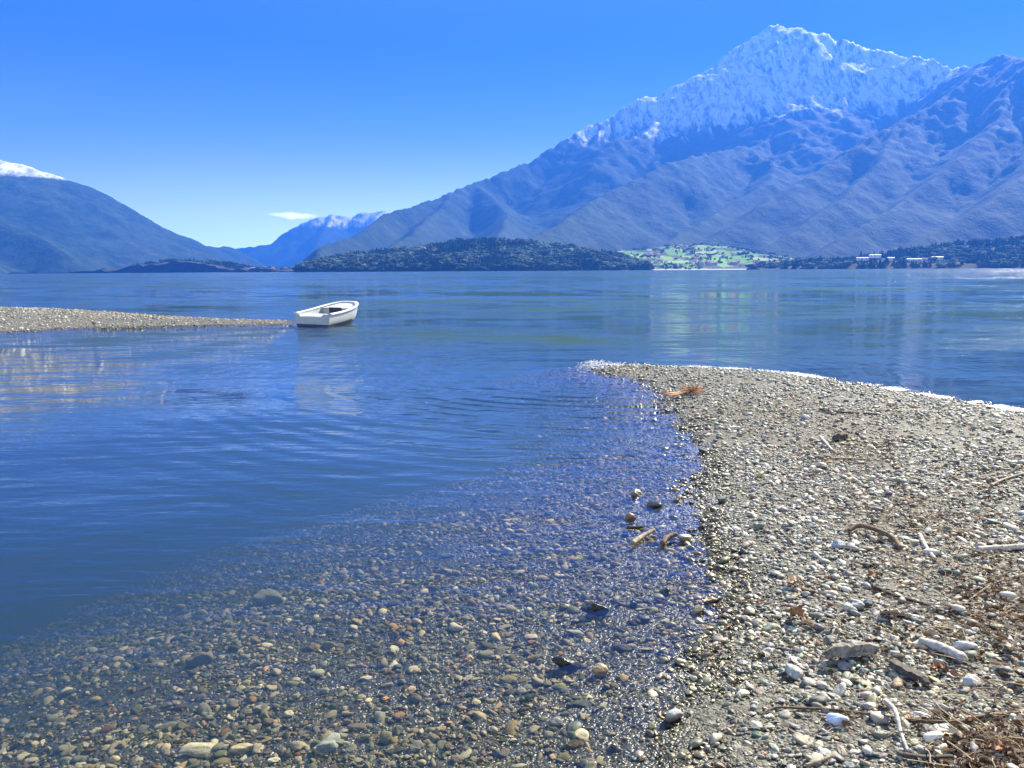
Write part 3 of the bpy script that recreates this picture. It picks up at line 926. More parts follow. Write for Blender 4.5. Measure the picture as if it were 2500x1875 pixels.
def make_house(name, w, d, h, roofh, wallm, roofm, nwin=3, floors=2):
    root = empty(name, (0, 0, 0))
    bm = bmesh.new()
    vs = [bm.verts.new(v) for v in ((-w/2, -d/2, -3), (w/2, -d/2, -3), (w/2, d/2, -3), (-w/2, d/2, -3), (-w/2, -d/2, h), (w/2, -d/2, h), (w/2, d/2, h), (-w/2, d/2, h))]
    a = bm.verts.new((-w/2, 0, h + roofh * .96)); b = bm.verts.new((w/2, 0, h + roofh * .96))
    for f in ((0, 1, 5, 4), (2, 3, 7, 6)): bm.faces.new([vs[i] for i in f])
    bm.faces.new([vs[1], vs[2], vs[6], b, vs[5]]); bm.faces.new([vs[3], vs[0], vs[4], a, vs[7]])
    obj_bm('wall', bm, wallm, root, False)
    bm = bmesh.new(); o = .6
    for sgn in (-1, 1):
        p = [(-w/2-o, sgn*(d/2+o), h-.3), (w/2+o, sgn*(d/2+o), h-.3), (w/2+o, 0, h+roofh), (-w/2-o, 0, h+roofh)]
        lo = [bm.verts.new(v) for v in p]; hi = [bm.verts.new((v[0], v[1], v[2]+.3)) for v in p]
        bm.faces.new(lo); bm.faces.new(hi[::-1])
        for i in range(4): bm.faces.new([lo[i], hi[i], hi[(i+1) % 4], lo[(i+1) % 4]])
    bmesh.ops.recalc_face_normals(bm, faces=bm.faces)
    obj_bm('roof', bm, roofm, root, False)
    for fl in range(floors):
        for i in range(nwin):
            bm = bmesh.new(); x = -w/2 + w*(i+.5)/nwin; z = h*(fl+.55)/floors
            bmesh.ops.create_cube(bm, size=1, matrix=Matrix.Translation((x, -d/2, z)) @ Matrix.Diagonal((w/nwin*.4, .12, h/floors*.45, 1)))
            obj_bm('window', bm, WINM, root, False)
    return root


protos = [make_house('house', 13, 10, 6.5, 2.6, WALLM['white'], ROOFM), make_house('house', 11, 9, 8, 2.4, WALLM['cream'], ROOFM, 2, 3),
          make_house('house', 16, 11, 6, 2.4, WALLM['pink'], ROOFM, 4)]
_used = set()


def put_house(k, px, py, dist, rz, label, group, sc=1.0, land=None):
    x, y, z = pt_at(px, py, dist)
    if land is not None: z = max(float(land.height(np.array([x]), np.array([y]))[0]), .8)
    if k in _used: o = copy_tree(protos[k])
    else: o = protos[k]; _used.add(k)
    o.location = (x, y, z); o.rotation_euler = (0, 0, rz); o.scale = (sc, sc, sc)
    tag(o, label, 'house', group)
    return o


hr_ = np.random.default_rng(41)
spots = []
# fan village: strips of houses, in picture units with distance running up the slope
for (xa, xb, ya, yb, n) in ((1500, 1600, 610, 634, 16), (1560, 1720, 628, 640, 14), (1600, 1800, 600, 628, 12), (1700, 1900, 636, 646, 12), (1640, 1690, 572, 590, 4), (1530, 1740, 640, 650, 12), (1800, 1960, 640, 650, 8)):
    where = {1500: 'at the left foot of the green slope, behind the big wooded hill', 1560: 'on the left half of the green slope', 1600: 'high up on the green slope',
             1700: 'on the right half of the green slope', 1640: 'above the top of the green slope', 1530: 'close to the lake below the green slope', 1800: 'at the flat right end of the green slope'}[xa]
    for _ in range(n):
        px, py = hr_.uniform(xa, xb), hr_.uniform(ya, yb)
        dist = float(np.interp(py, (590, 606, 628, 650), (3400, 3150, 2850, 2620)))
        spots.append((px, py, dist, '%s house ' + where, 'village houses %s' % where.split(',')[0], fanL))
for _ in range(12):
    spots.append((hr_.uniform(565, 735), 661, 3080 + hr_.uniform(-10, 60), 'tiny %s house at the lake edge between the small and the big wooded hill', 'houses on the low shore between the hills', smallL))
for _ in range(9):
    spots.append((hr_.uniform(2190, 2480), 645, 2345 + hr_.uniform(-10, 60), 'small %s house among dark trees on the right far shore', 'houses among the trees on the right shore', rightL))
for i, (px, py, dist, lab, grp, land) in enumerate(spots):
    kk = int(hr_.integers(0, 3))
    put_house(kk, px, py, dist, hr_.uniform(-.6, .6), lab % ('white', 'tall cream', 'long pink')[kk], grp + ' (%s)' % ('white', 'cream', 'pink')[kk], hr_.uniform(.7, 1.15), land)


def long_building(px0, px1, py, dist, label, hh=5.5, name='long_building'):
    a = pt_at(px0, py, dist); b = pt_at(px1, py, dist)
    w = math.hypot(b[0] - a[0], b[1] - a[1])
    rt = make_house(name, w, 14, hh, 1.6, WALLM['white'], PALER, max(3, int(w / 9)), 1)
    rt.location = ((a[0] + b[0]) / 2, (a[1] + b[1]) / 2, (a[2] + b[2]) / 2 - hh * .5)
    rt.rotation_euler = (0, 0, math.atan2(b[1] - a[1], b[0] - a[0]))
    tag(rt, label, 'building')


long_building(2091, 2120, 632, 2420, 'low long white-roofed building, leftmost lower one above the right shore trees')
long_building(2122, 2151, 625, 2470, 'long white building highest on the slope above the right shore')
long_building(2166, 2184, 632, 2420, 'short white building between the highest white hall and the dark trees on the right shore')
long_building(2214, 2250, 634, 2400, 'faint pale low building half hidden by trees on the right shore', 3.5)
long_building(2274, 2303, 631, 2400, 'brightest white ribbed building on the right far shore', 7)
long_building(2070, 2081, 641, 2380, 'small white hut near the water left of the long white buildings', 4)

# white camper vans in a row on the beach of the village
CAMPX = np.linspace(1740, 1845, 17)
cw = M('camper_paint'); CW = cw.set(cw.ramp(cw.noise(cw.pos(), .6, 2), [(.3, .78), (.7, .86)]), .35)


def make_camper():
    rt = empty('camper_van', (0, 0, 0))
    bm = bmesh.new()
    prof = [(-3.2, .5), (3.1, .5), (3.2, 1.3), (2.4, 1.7), (2.2, 2.2), (2.9, 2.6), (2.7, 3.0), (-3.2, 3.0)]
    lo = [bm.verts.new((x, -1.1, z)) for x, z in prof]; hi = [bm.verts.new((x, 1.1, z)) for x, z in prof]
    bm.faces.new(lo); bm.faces.new(hi[::-1])
    for i in range(len(prof)): bm.faces.new([lo[i], hi[i], hi[(i+1) % 8], lo[(i+1) % 8]])
    bmesh.ops.recalc_face_normals(bm, faces=bm.faces)
    obj_bm('body', bm, CW, rt, False)
    for x in (-1.8, 1.8):
        for s in (-1.0, 1.0):
            bm = bmesh.new()
            bmesh.ops.create_cone(bm, cap_ends=True, segments=14, radius1=.42, radius2=.42, depth=.3, matrix=Matrix.Translation((x, s, .42)) @ Matrix.Rotation(R(90), 4, 'X'))
            obj_bm('wheel', bm, WINM, rt, False)
    return rt


camper = make_camper()
for i, px in enumerate(CAMPX):
    if i in (4, 11): continue
    o = camper if i == 0 else copy_tree(camper)
    x, y, z = pt_at(px, 655, 2570)
    o.location = (x, y, max(float(fanL.height(np.array([x]), np.array([y]))[0]), .8)); o.rotation_euler = (0, 0, random.uniform(-.25, .25))
    tag(o, 'white camper van in the bright row along the far village beach', 'camper van', 'camper vans along the village beach')

# ------------------------------------------------------------------ a few trees one can tell apart
q = M('tree_bark'); BARK = q.set(q.ramp(q.noise(q.pos(), 3, 3), [(.3, (.07, .05, .035)), (.7, (.13, .10, .07))]), .9)


def lone_tree(px, py, dist, h, kind, label, land):
    x, y, z = pt_at(px, py, dist)
    z = float(land.height(np.array([x]), np.array([y]))[0])
    rt = empty('conifer_tree' if kind == 'conifer' else 'broadleaf_tree', (x, y, z))
    bm = bmesh.new()
    bmesh.ops.create_cone(bm, cap_ends=True, segments=8, radius1=h * .03, radius2=h * .008, depth=h * .8, matrix=Matrix.Translation((0, 0, h * .38)))
    obj_bm('trunk', bm, BARK, rt)
    n = 1
    c = np.array([(.02, .035, .02)])
    trees_mesh('crown', np.zeros(n), np.zeros(n), np.full(n, h * .1), np.full(n, h * .95), kind, c, parent=rt)
    tag(rt, label, 'tree')


lone_tree(1396, 598, 2300, 21, 'broad', 'dark round tree standing out on the crest of the big wooded hill', hillL)
lone_tree(465, 632, 3200, 18, 'conifer', 'tall dark tree on top of the small low hill', smallL)
lone_tree(2103, 612, 2480, 27, 'conifer', 'tallest conifer at the right end of the dark shore grove', rightL)
lone_tree(2004, 613, 2480, 24, 'conifer', 'pointed conifer at the left end of the tall shore grove', rightL)

# ------------------------------------------------------------------ driftwood and single stones
def mat_wood(name, a, b, scale=40):
    m = M(name); tcn = m.n.new('ShaderNodeTexCoord')
    p = tcn.outputs['Object']
    g = m.noise(m.map(m.pos(), (1, 1, 1)), scale, 5, .65, 1.2); h = m.noise(m.pos(), 240, 3, .6)
    c = m.mix(m.rng(m.math('ADD', m.math('MULTIPLY', g, .75), m.math('MULTIPLY', h, .25)), .36, .64), a, b)
    return m.set(c, .75, m.bump(m.math('ADD', g, m.math('MULTIPLY', h, .5)), .6, .004), spec=.3)


W_PALE = mat_wood('pale_driftwood', (.30, .26, .21), (.62, .57, .49))
W_BROWN = mat_wood('brown_driftwood', (.07, .045, .03), (.24, .16, .10))
W_DARK = mat_wood('dark_driftwood', (.035, .03, .025), (.13, .11, .085))
W_GREY = mat_wood('weathered_block', (.10, .08, .06), (.36, .32, .26))
W_TAN = mat_wood('tan_twig', (.20, .14, .09), (.46, .36, .24))


def tube(pts, rads, seg=9, lump=.14, seed=0, flat=1.0):
    """pts in world; returns a bmesh tapered tube with knots, resampled smoothly"""
    r = np.random.default_rng(seed)
    P = np.array(pts, float); n0 = len(P)
    t0 = np.linspace(0, 1, n0); N = max(10, n0 * 6); t = np.linspace(0, 1, N)
    Q = np.zeros((N, 3))
    for i, tt in enumerate(t):                       # Catmull-Rom
        f = tt * (n0 - 1); k = min(int(f), n0 - 2); u = f - k
        p0, p1, p2, p3 = P[max(k-1, 0)], P[k], P[k+1], P[min(k+2, n0-1)]
        Q[i] = .5 * ((2*p1) + (-p0+p2)*u + (2*p0-5*p1+4*p2-p3)*u*u + (-p0+3*p1-3*p2+p3)*u**3)
    rad = np.interp(t, np.linspace(0, 1, len(rads)), rads)
    bm = bmesh.new(); rings = []
    for i in range(N):
        T = Vector(Q[min(i+1, N-1)] - Q[max(i-1, 0)]).normalized()
        s = T.cross(Vector((0, 0, 1)));
        s = s.normalized() if s.length > 1e-4 else Vector((1, 0, 0)); u = s.cross(T)
        ring = []
        for k in range(seg):
            a = 2 * math.pi * k / seg + .15 * math.sin(i * .7)
            rr = rad[i] * (1 + lump * math.sin(3 * a + seed) * .5 + lump * r.normal() * .6)
            ring.append(bm.verts.new(Vector(Q[i]) + s * (rr * math.cos(a)) + u * (rr * flat * math.sin(a))))
        rings.append(ring)
    for a, b in zip(rings[:-1], rings[1:]):
        for k in range(seg): bm.faces.new([a[k], a[(k+1) % seg], b[(k+1) % seg], b[k]])
    for ring, q, sg in ((rings[0], Q[0], -1), (rings[-1], Q[-1], 1)):
        T = Vector(Q[1] - Q[0]).normalized() if sg < 0 else Vector(Q[-1] - Q[-2]).normalized()
        c = bm.verts.new(Vector(q) + T * sg * rad[0 if sg < 0 else -1] * .35)
        for k in range(seg): bm.faces.new([ring[k], ring[(k+1) % seg], c])
    bmesh.ops.recalc_face_normals(bm, faces=bm.faces)
    return bm


def localise(bm, origin):
    bmesh.ops.translate(bm, verts=bm.verts, vec=-Vector(origin))
    return bm


STICKN = [0]


def stick(name, pix, wpx, mat, label, cat='stick', lift=None, branches=(), taper=(1, .8), flat=1.0, lump=.14, zoff=None):
    """pix: picture points traced on the beach; wpx: thickness in picture units"""
    STICKN[0] += 1
    pts = []; rads = []
    for i, (px, py) in enumerate(pix):
        x, y, z = ground_hit(px, py)
        d = math.sqrt(x * x + y * y + (CAM_H - z) ** 2)
        r_ = .5 * wpx / F0 * d * (taper[0] + (taper[1] - taper[0]) * i / (len(pix) - 1))
        ext = 0 if zoff is None else zoff[i]
        pts.append((x, y, z + r_ * .8 + .006 + ext)); rads.append(r_)
    o0 = Vector(pts[0]) * .5 + Vector(pts[-1]) * .5
    o0.z = min(p[2] for p in pts) - max(rads)
    bm = localise(tube(pts, rads, 9, lump, STICKN[0], flat), o0)
    if not branches:
        o = obj_bm(name, bm, mat); o.location = o0
    else:
        o = empty(name, o0)
        obj_bm('stem', bm, mat, o)
        for bp in branches:
            bpts = []; 
            for (px, py) in bp:
                x, y, z = ground_hit(px, py); bpts.append((x, y, z + .012))
            b = localise(tube(bpts, [rads[0] * .55, rads[0] * .25], 7, .1, 3), o0)
            obj_bm('twig', b, mat, o)
    tag(o, label, cat)
    return o


stick('driftwood_stick', [(2071, 1303), (2099, 1298), (2152, 1316), (2182, 1330), (2199, 1345)], 13, W_BROWN, 'thick brown arched driftwood stick lying on the shingle', lift=.0, zoff=(0, .02, .025, .015, 0), taper=(.8, .8))
stick('driftwood_stick', [(2244, 1312), (2262, 1344), (2282, 1371)], 10, W_PALE, 'short pale stick right of the arched brown one')
stick('driftwood_log', [(2384, 1350), (2440, 1346), (2500, 1342), (2570, 1338)], 13, W_PALE, 'pale grey log entering from the right edge')
stick('driftwood_stick', [(2126, 1435), (2190, 1461), (2265, 1483), (2344, 1517)], 7, W_DARK, 'long straight dark stick slanting down to the right')
stick('driftwood_root', [(1862, 1747), (1896, 1733), (1960, 1735), (2039, 1740), (2152, 1755), (2227, 1766), (2340, 1770), (2397, 1757), (2500, 1749), (2580, 1745)], 8, W_BROWN,
      'long wavy brown root crossing the lower right shingle', 'root', taper=(.5, 1.3))
stick('driftwood_stick', [(2160, 1733), (2182, 1766), (2197, 1800), (2216, 1842)], 11, W_PALE, 'pale curved stick crossing the long wavy root', taper=(1, .6), zoff=(.02, .035, .01, 0))
stick('driftwood_stick', [(2190, 1849), (2250, 1858), (2325, 1856)], 11, W_DARK, 'dark stick on sand at the bottom right')
stick('driftwood_stick', [(2291, 1878), (2370, 1862), (2438, 1853)], 5, W_TAN, 'thin light twig at the very bottom right', 'twig')
stick('driftwood_branch', [(2350, 1482), (2423, 1431), (2500, 1406), (2560, 1380)], 6, W_TAN, 'thin forked twig reaching to the right edge', 'branch', branches=[[(2395, 1452), (2440, 1450), (2500, 1432)], [(2423, 1431), (2400, 1470)]], taper=(.6, 1))
stick('driftwood_stick', [(2466, 1508), (2500, 1511), (2560, 1514)], 8, W_TAN, 'short tan stick at the right edge below the forked twig')
stick('driftwood_stick', [(1967, 1876), (2000, 1866), (2028, 1853)], 8, W_TAN, 'tan stick end at the bottom edge')
stick('driftwood_stick', [(2000, 1003), (2060, 1010), (2141, 1014)], 5, W_DARK, 'long thin dark stick on the far shingle')
stick('driftwood_stick', [(2002, 1071), (2018, 1088), (2032, 1104)], 7, W_PALE, 'short pale stick beside the dark bark scrap')
stick('driftwood_stick', [(2027, 1123), (2060, 1122), (2114, 1125)], 4, W_TAN, 'thin twig below the dark bark scrap')
stick('driftwood_log', [(2246, 1574), (2300, 1596), (2352, 1623)], 21, W_PALE, 'smooth pale grey log piece near the oblong stone', taper=(.75, 1.1))
stick('driftwood_stick', [(1544, 1345), (1570, 1328), (1597, 1316)], 12, W_TAN, 'tan stick lying in the shallow water', zoff=(.03, .035, .04))
stick('driftwood_stick', [(1617, 1342), (1630, 1330), (1650, 1322)], 13, W_BROWN, 'stubby brown stick against the pale rock in the shallows', zoff=(.02, .03, .03))
stick('driftwood_stick', [(1531, 1303), (1550, 1304), (1570, 1302)], 8, W_DARK, 'flat dark stick piece below the crumbly brown rock', zoff=(.03, .03, .03))
stick('driftwood_stick', [(2420, 1190), (2450, 1175), (2500, 1160)], 6, W_TAN, 'thin tan stick higher up by the right edge')


def slab(name, p0, p1, wpx, hfrac, mat, label, cat, lift=0.0, top=None):
    """a rough split piece of wood: bevelled, tapered, uneven block from p0 to p1"""
    a = ground_hit(*p0); b = ground_hit(*p1)
    d = math.hypot(a[0], a[1]); w = wpx / F0 * math.hypot(d, CAM_H)
    L = math.hypot(b[0] - a[0], b[1] - a[1]); ang = math.atan2(b[1] - a[1], b[0] - a[0])
    r = np.random.default_rng(int(p0[0])); bm = bmesh.new(); N = 13; rings = []
    for i in range(N):
        t = i / (N - 1); ww = w * (.62 + .38 * math.sin(math.pi * min(1, .15 + t * .9))) * r.uniform(.92, 1.08)
        hh = w * hfrac * r.uniform(.85, 1.1) * (1 if 0 < i < N - 1 else .6)
        xs = (t - .5) * L + r.normal() * L * .004
        prof = [(-.5, .05), (-.42, .5), (-.40, .92), (-.1, 1.0), (.25, .96), (.42, .8), (.5, .25), (.3, .0), (-.3, 0)]
        rings.append([bm.verts.new((xs + (r.normal() * .012 if i in (0, N - 1) else 0), ww * py * r.uniform(.93, 1.07), hh * pz * r.uniform(.93, 1.07))) for py, pz in prof])
    k = len(rings[0])
    for u, v in zip(rings[:-1], rings[1:]):
        for j in range(k): bm.faces.new([u[j], u[(j+1) % k], v[(j+1) % k], v[j]])
    bm.faces.new(rings[0][::-1]); bm.faces.new(rings[-1])
    bmesh.ops.recalc_face_normals(bm, faces=bm.faces)
    o = obj_bm(name, bm, mat, smooth=False)
    o.location = ((a[0]+b[0])/2, (a[1]+b[1])/2, (a[2]+b[2])/2 + lift); o.rotation_euler = (R(-6), 0, ang)
    return tag(o, label, cat)


slab('driftwood_block', (2022, 1620), (2138, 1600), 27, .95, W_GREY, 'chunky split block of driftwood with pale top and dark shaded side', 'driftwood', .02)
slab('bark_slab', (2175, 1632), (2262, 1678), 32, .4, W_DARK, 'dark grey-brown bark slab below the pale log', 'bark', .015)
slab('bark_scrap', (2038, 1078), (2068, 1072), 20, .6, W_DARK, 'small dark bark scrap standing up on the far shingle', 'bark', .01)
slab('driftwood_chip', (1960, 1448), (1992, 1452), 18, .6, W_BROWN, 'brown wood chip beside a pale leaf on the wet shingle', 'driftwood', .0)


def big_stone(px, py, wpx, tone, label, ratio=.6, flat=.5, yaw=0.0, name='stone', vein=0.0, rough=.12, sink=.3, cat='stone', level=4):
    x, y, z = ground_hit(px, py)
    d = math.sqrt(x * x + y * y + (CAM_H - z) ** 2); a = .5 * wpx / F0 * d
    r = np.random.default_rng(int(px * 7 + py))
    v, f = ico(level); V, _ = stone_variants(level, 1, r, rough)
    v = V[0]
    v = v * (1 + .05 * fbm(v[:, 0] * 3 + px, v[:, 1] * 3 + v[:, 2] * 2, 3, 5))[:, None] * np.array([a, a * ratio, a * flat])
    key = 'stone_%02d%02d%02d_%d' % (tone[0] * 99, tone[1] * 99, tone[2] * 99, vein > 0)
    mat = bpy.data.materials.get(key) or mat_stone(key, tone, vein=vein)
    o = mesh_np(name, v, f, mat)
    o.location = (x, y, z + a * flat * (1 - 2 * sink)); o.rotation_euler = (r.normal() * .1, r.normal() * .1, yaw)
    return tag(o, label, cat)


big_stone(655, 1472, 74, (.30, .31, .27), 'big grey rounded boulder sunk alone in the deeper water', .75, .55, sink=.15)
big_stone(488, 1624, 58, (.26, .25, .19), 'rounded olive-grey stone underwater left of centre', .75, .6, sink=.15)
big_stone(497, 1838, 90, (.74, .70, .58), 'long cream-white stone tilted under water at the bottom left', .42, .38, .45, vein=.3)
big_stone(594, 1835, 57, (.78, .68, .46), 'yellowish oval pebble right of the long cream stone', .55, .4, .05)
big_stone(797, 1828, 56, (.50, .56, .58), 'angular blue-grey rock at the bottom under water', .85, .75, .4, rough=.2)
big_stone(664, 1860, 34, (.82, .80, .70), 'small white oval pebble at the bottom edge', .6, .45, .2)
big_stone(673, 1645, 26, (.60, .50, .32), 'tan round pebble under water in the left shallows', .8, .6)
big_stone(760, 1585, 50, (.36, .20, .14), 'reddish flat stone under water', .45, .3, .25)
big_stone(957, 1592, 32, (.72, .69, .60), 'speckled white round stone under water', .9, .7, vein=.5)
big_stone(996, 1696, 34, (.62, .50, .40), 'pinkish tan angular stone under water', .8, .8, 1.0, rough=.2)
big_stone(1178, 1548, 24, (.85, .83, .76), 'bright white pebble in the middle of the shallows', .6, .5)
big_stone(1238, 1350, 30, (.66, .70, .74), 'square white block lying alone in the far shallows', .8, .8, .2, rough=.2)
big_stone(1090, 1360, 36, (.30, .32, .20), 'mossy flat stone left of the square white block', .5, .35, .2)
big_stone(1450, 1504, 64, (.06, .06, .055), 'black wet rock poking out of the shallow water', .6, .62, -.15, sink=.05)
big_stone(1387, 1636, 76, (.05, .055, .05), 'flat black rock in the shallows left of the orange stone', .55, .42, -.2, sink=.05)
big_stone(1464, 1650, 40, (.66, .50, .34), 'orange and white round stone beside the flat black rock', .85, .75, sink=.1, vein=.6)
big_stone(1405, 1549, 50, (.46, .47, .46), 'pale flat slab below the black wet rock', .5, .3, .1)
big_stone(1360, 1772, 42, (.42, .42, .42), 'grey oval stone in the shallows near the bottom', .75, .6)
big_stone(1423, 1722, 52, (.12, .15, .15), 'dark slate-green flat stone in the shallows', .6, .2, -.1)
big_stone(1014, 1833, 38, (.33, .33, .31), 'round grey stone at the bottom of the shallows', .9, .7)
big_stone(870, 1778, 44, (.30, .24, .21), 'brownish flat oval stone at the bottom under water', .6, .4)
big_stone(1541, 1278, 28, (.40, .26, .18), 'crumbly brown rock standing out of the shallows', .85, .95, sink=.02, rough=.22)
big_stone(1555, 1219, 32, (.38, .35, .30), 'pale and dark rock farthest out of the shallows', .8, .8, sink=.0, rough=.22)
big_stone(1593, 1244, 48, (.10, .10, .09), 'dark low rock below the farthest shallow rock', .5, .45, -.2, sink=.1)
big_stone(1617, 1290, 24, (.78, .77, .74), 'white flat pebble at the water surface', .55, .4, sink=.0)
big_stone(1674, 1324, 38, (.50, .48, .44), 'pale rounded rock at the end of the stubby brown stick', .7, .6, sink=.1)
big_stone(1623, 1453, 28, (.08, .085, .08), 'small black rock near the wet edge', .8, .7, sink=.05)
big_stone(1546, 1482, 26, (.07, .075, .07), 'small black rock left of the near wet edge', .7, .6, sink=.05)
big_stone(1570, 1516, 32, (.14, .14, .14), 'dark stone under the two small black rocks', .6, .5, -.3, sink=.05)
big_stone(1702, 1500, 42, (.38, .33, .28), 'tan-topped stone sitting right on the waterline', .6, .5, .1, sink=.1)
big_stone(1643, 1757, 46, (.46, .44, .40), 'pale grey rock on the shore of the lower shallows', .75, .65, sink=.15)
big_stone(1935, 1652, 44, (.42, .41, .37), 'smooth round grey cobble left of the driftwood block', .9, .75, sink=.2)
big_stone(2044, 1768, 46, (.62, .68, .78), 'smooth bluish-white stone under the wavy root', .7, .6, -.1, sink=.2)
big_stone(2361, 1588, 56, (.50, .50, .49), 'large oblong pale grey stone right of the log piece', .5, .45, -.1, sink=.25)
big_stone(2370, 1672, 44, (.52, .48, .42), 'pale rounded cobble right of the bark slab', .7, .6, sink=.2)
big_stone(2123, 1728, 26, (.46, .45, .42), 'round grey pebble just above the wavy root', .95, .8, sink=.2)
big_stone(2024, 1570, 28, (.16, .15, .14), 'dark rounded cobble above the driftwood block', .85, .8, sink=.2)
big_stone(2250, 1754, 50, (.66, .65, .62), 'flat white stone between the wavy root and the pale log', .5, .3, .1, sink=.3)
big_stone(2120, 1478, 28, (.10, .12, .14), 'dark blue-grey pebble left of the long straight stick', .7, .6, sink=.2)
big_stone(2090, 1487, 36, (.48, .46, .40), 'pale egg-shaped cobble beside the dark blue-grey pebble', .6, .6, sink=.2)
big_stone(2047, 1335, 30, (.36, .38, .44), 'blue-grey cobble under the arched brown stick', .7, .6, sink=.2)
big_stone(1760, 1228, 26, (.12, .15, .15), 'dark green-grey cobble by the waterline', .8, .7, sink=.15)
big_stone(1718, 1107, 26, (.09, .10, .10), 'dark block-shaped cobble on the far waterline', .8, .6, sink=.1)
big_stone(1740, 1352, 22, (.14, .15, .14), 'dark cobble beside the wet inlet', .7, .6, sink=.1)
big_stone(1857, 1167, 20, (.55, .42, .14), 'ochre yellow pebble on the middle shingle', .7, .7, sink=.1)
big_stone(1968, 873 + 150, 24, (.42, .43, .46), 'pale grey cobble on the far shingle', .7, .6, sink=.2)

# ------------------------------------------------------------------ leaves
q = M('dead_leaf')
_n = q.noise(q.pos(), 60, 4)
LEAFM = q.set(q.mix(_n, (.20, .09, .045), (.42, .24, .13)), .7, spec=.3)
q = M('pale_leaf')
LEAFP = q.set(q.mix(q.noise(q.pos(), 60, 4), (.45, .32, .20), (.68, .54, .40)), .7, spec=.3)


def leaf(px, py, wpx, mat, label, yaw=0.0, curl=1.0, name='dead_leaf'):
    x, y, z = ground_hit(px, py); d = math.sqrt(x*x+y*y+(CAM_H-z)**2); L = wpx / F0 * d * .5
    r = np.random.default_rng(int(px)); nu, nv = 18, 11
    v = []
    for i in range(nu):
        t = i / (nu - 1); w = .62 * math.sin(math.pi * t ** .8) ** .8 * (1 + .35 * math.sin(t * 19)) + .01
        for j in range(nv):
            s = j / (nv - 1) * 2 - 1
            zz = curl * (.35 * s * s + .25 * math.sin(t * 3.0 + .5)) + .07 * math.sin(9 * t + 3 * s) + .05 * r.normal()
            v.append(((t * 2 - 1) * L, s * w * L * .8, zz * L))
    v = np.array(v); f = grid_faces(nu, nv); n = len(v)
    v2 = v + np.array([0, 0, .0012])
    rim = []
    border = [i * nv for i in range(nu)] + [(nu-1)*nv + j for j in range(1, nv)] + [i*nv + nv-1 for i in range(nu-2, -1, -1)] + [j for j in range(nv-2, 0, -1)]
    for a, b in zip(border, border[1:] + border[:1]): rim.append((a, b, b + n, a + n))
    o = mesh_np(name, np.concatenate([v, v2]), np.concatenate([f[:, ::-1], f + n, np.array(rim)]), mat)
    o.location = (x, y, z + .012); o.rotation_euler = (r.normal() * .2, r.normal() * .2, yaw)
    return tag(o, label, 'leaf')


leaf(2293, 1645, 46, LEAFM, 'curled reddish-brown leaf right of the bark slab', .2)
leaf(1945, 1515, 46, LEAFM, 'crumpled dark brown leaf lump on the open shingle', 1.9, 1.8)
leaf(1972, 1535, 34, LEAFP, 'pinkish torn leaf against the crumpled dark one', -.4, 1.2)
leaf(1938, 1432, 50, LEAFP, 'pale folded leaf on the wet shingle', .6, 1.2)
leaf(2185, 1508, 60, LEAFP, 'large pale flattened leaf in the middle shingle', -.25, .4)
leaf(2330, 1806, 50, LEAFP, 'pale leaf on the sandy patch at lower right', -.6, .6)
leaf(2445, 1840, 50, LEAFM, 'brown leaf in the dry straw at the bottom right', .6, 1.0)
leaf(2165, 1728, 28, LEAFM, 'small orange-brown leaf at the top of the pale curved stick', .3, .8)
leaf(2465, 1590, 40, LEAFP, 'pale crumpled leaf near the right edge', 1.0, 1.2)
leaf(1735, 1472, 40, LEAFP, 'pinkish leaf floating at the wet edge', .1, .4)
leaf(2130, 1412, 34, LEAFM, 'tan-brown leaf above the long straight stick', .5, .8)

# ------------------------------------------------------------------ dry grass and litter
q = M('dry_grass')
STRAW = q.set(q.attr(), .7, spec=.3)


def litter(name, label, patches, seed, length=(.015, .055), width=.0006):
    r = np.random.default_rng(seed); V, Fc, C = [], [], []
    pal = np.array([(.30, .20, .10), (.42, .30, .16), (.22, .11, .055), (.52, .42, .26), (.15, .08, .045)])
    base = 0
    for (px, py, sx, sy, n, rise) in patches:
        for _ in range(n // 2):
            qx, qy = r.normal(px, sx), r.normal(py, sy)
            if qy < 870: continue
            x, y = pt_z(qx, qy, .12); z = float(ground_z(x, y)[0])
            if z < .03: continue
            L = r.uniform(*length); a = r.uniform(0, 6.28); w = width * r.uniform(.7, 2.0)
            dx, dy = math.cos(a), math.sin(a); bend = r.normal(0, .25); up = abs(r.normal(0, rise)) + .01
            pts = []
            for k in range(4):
                t = k / 3; aa = a + bend * t
                pts.append((x + L * t * math.cos(aa), y + L * t * math.sin(aa), z + .015 + L * up * math.sin(math.pi * min(t * .7, 1))))
            for p in pts:
                for s in ((-dy * w, dx * w, 0), (dy * w, -dx * w, 0), (0, 0, w * 1.6)):
                    V.append((p[0] + s[0], p[1] + s[1], p[2] + s[2]))
            for k in range(3):
                for s in range(3):
                    a0 = base + k * 3 + s; b0 = base + k * 3 + (s + 1) % 3
                    Fc.append((a0, b0, b0 + 3, a0 + 3))
            C += [pal[r.integers(0, 5)] * r.uniform(.7, 1.2)] * 12
            base += 12
    o = mesh_np(name, np.array(V), np.array(Fc), STRAW, colors=np.array(C))
    return tag(o, label, 'dry grass', kind='stuff')


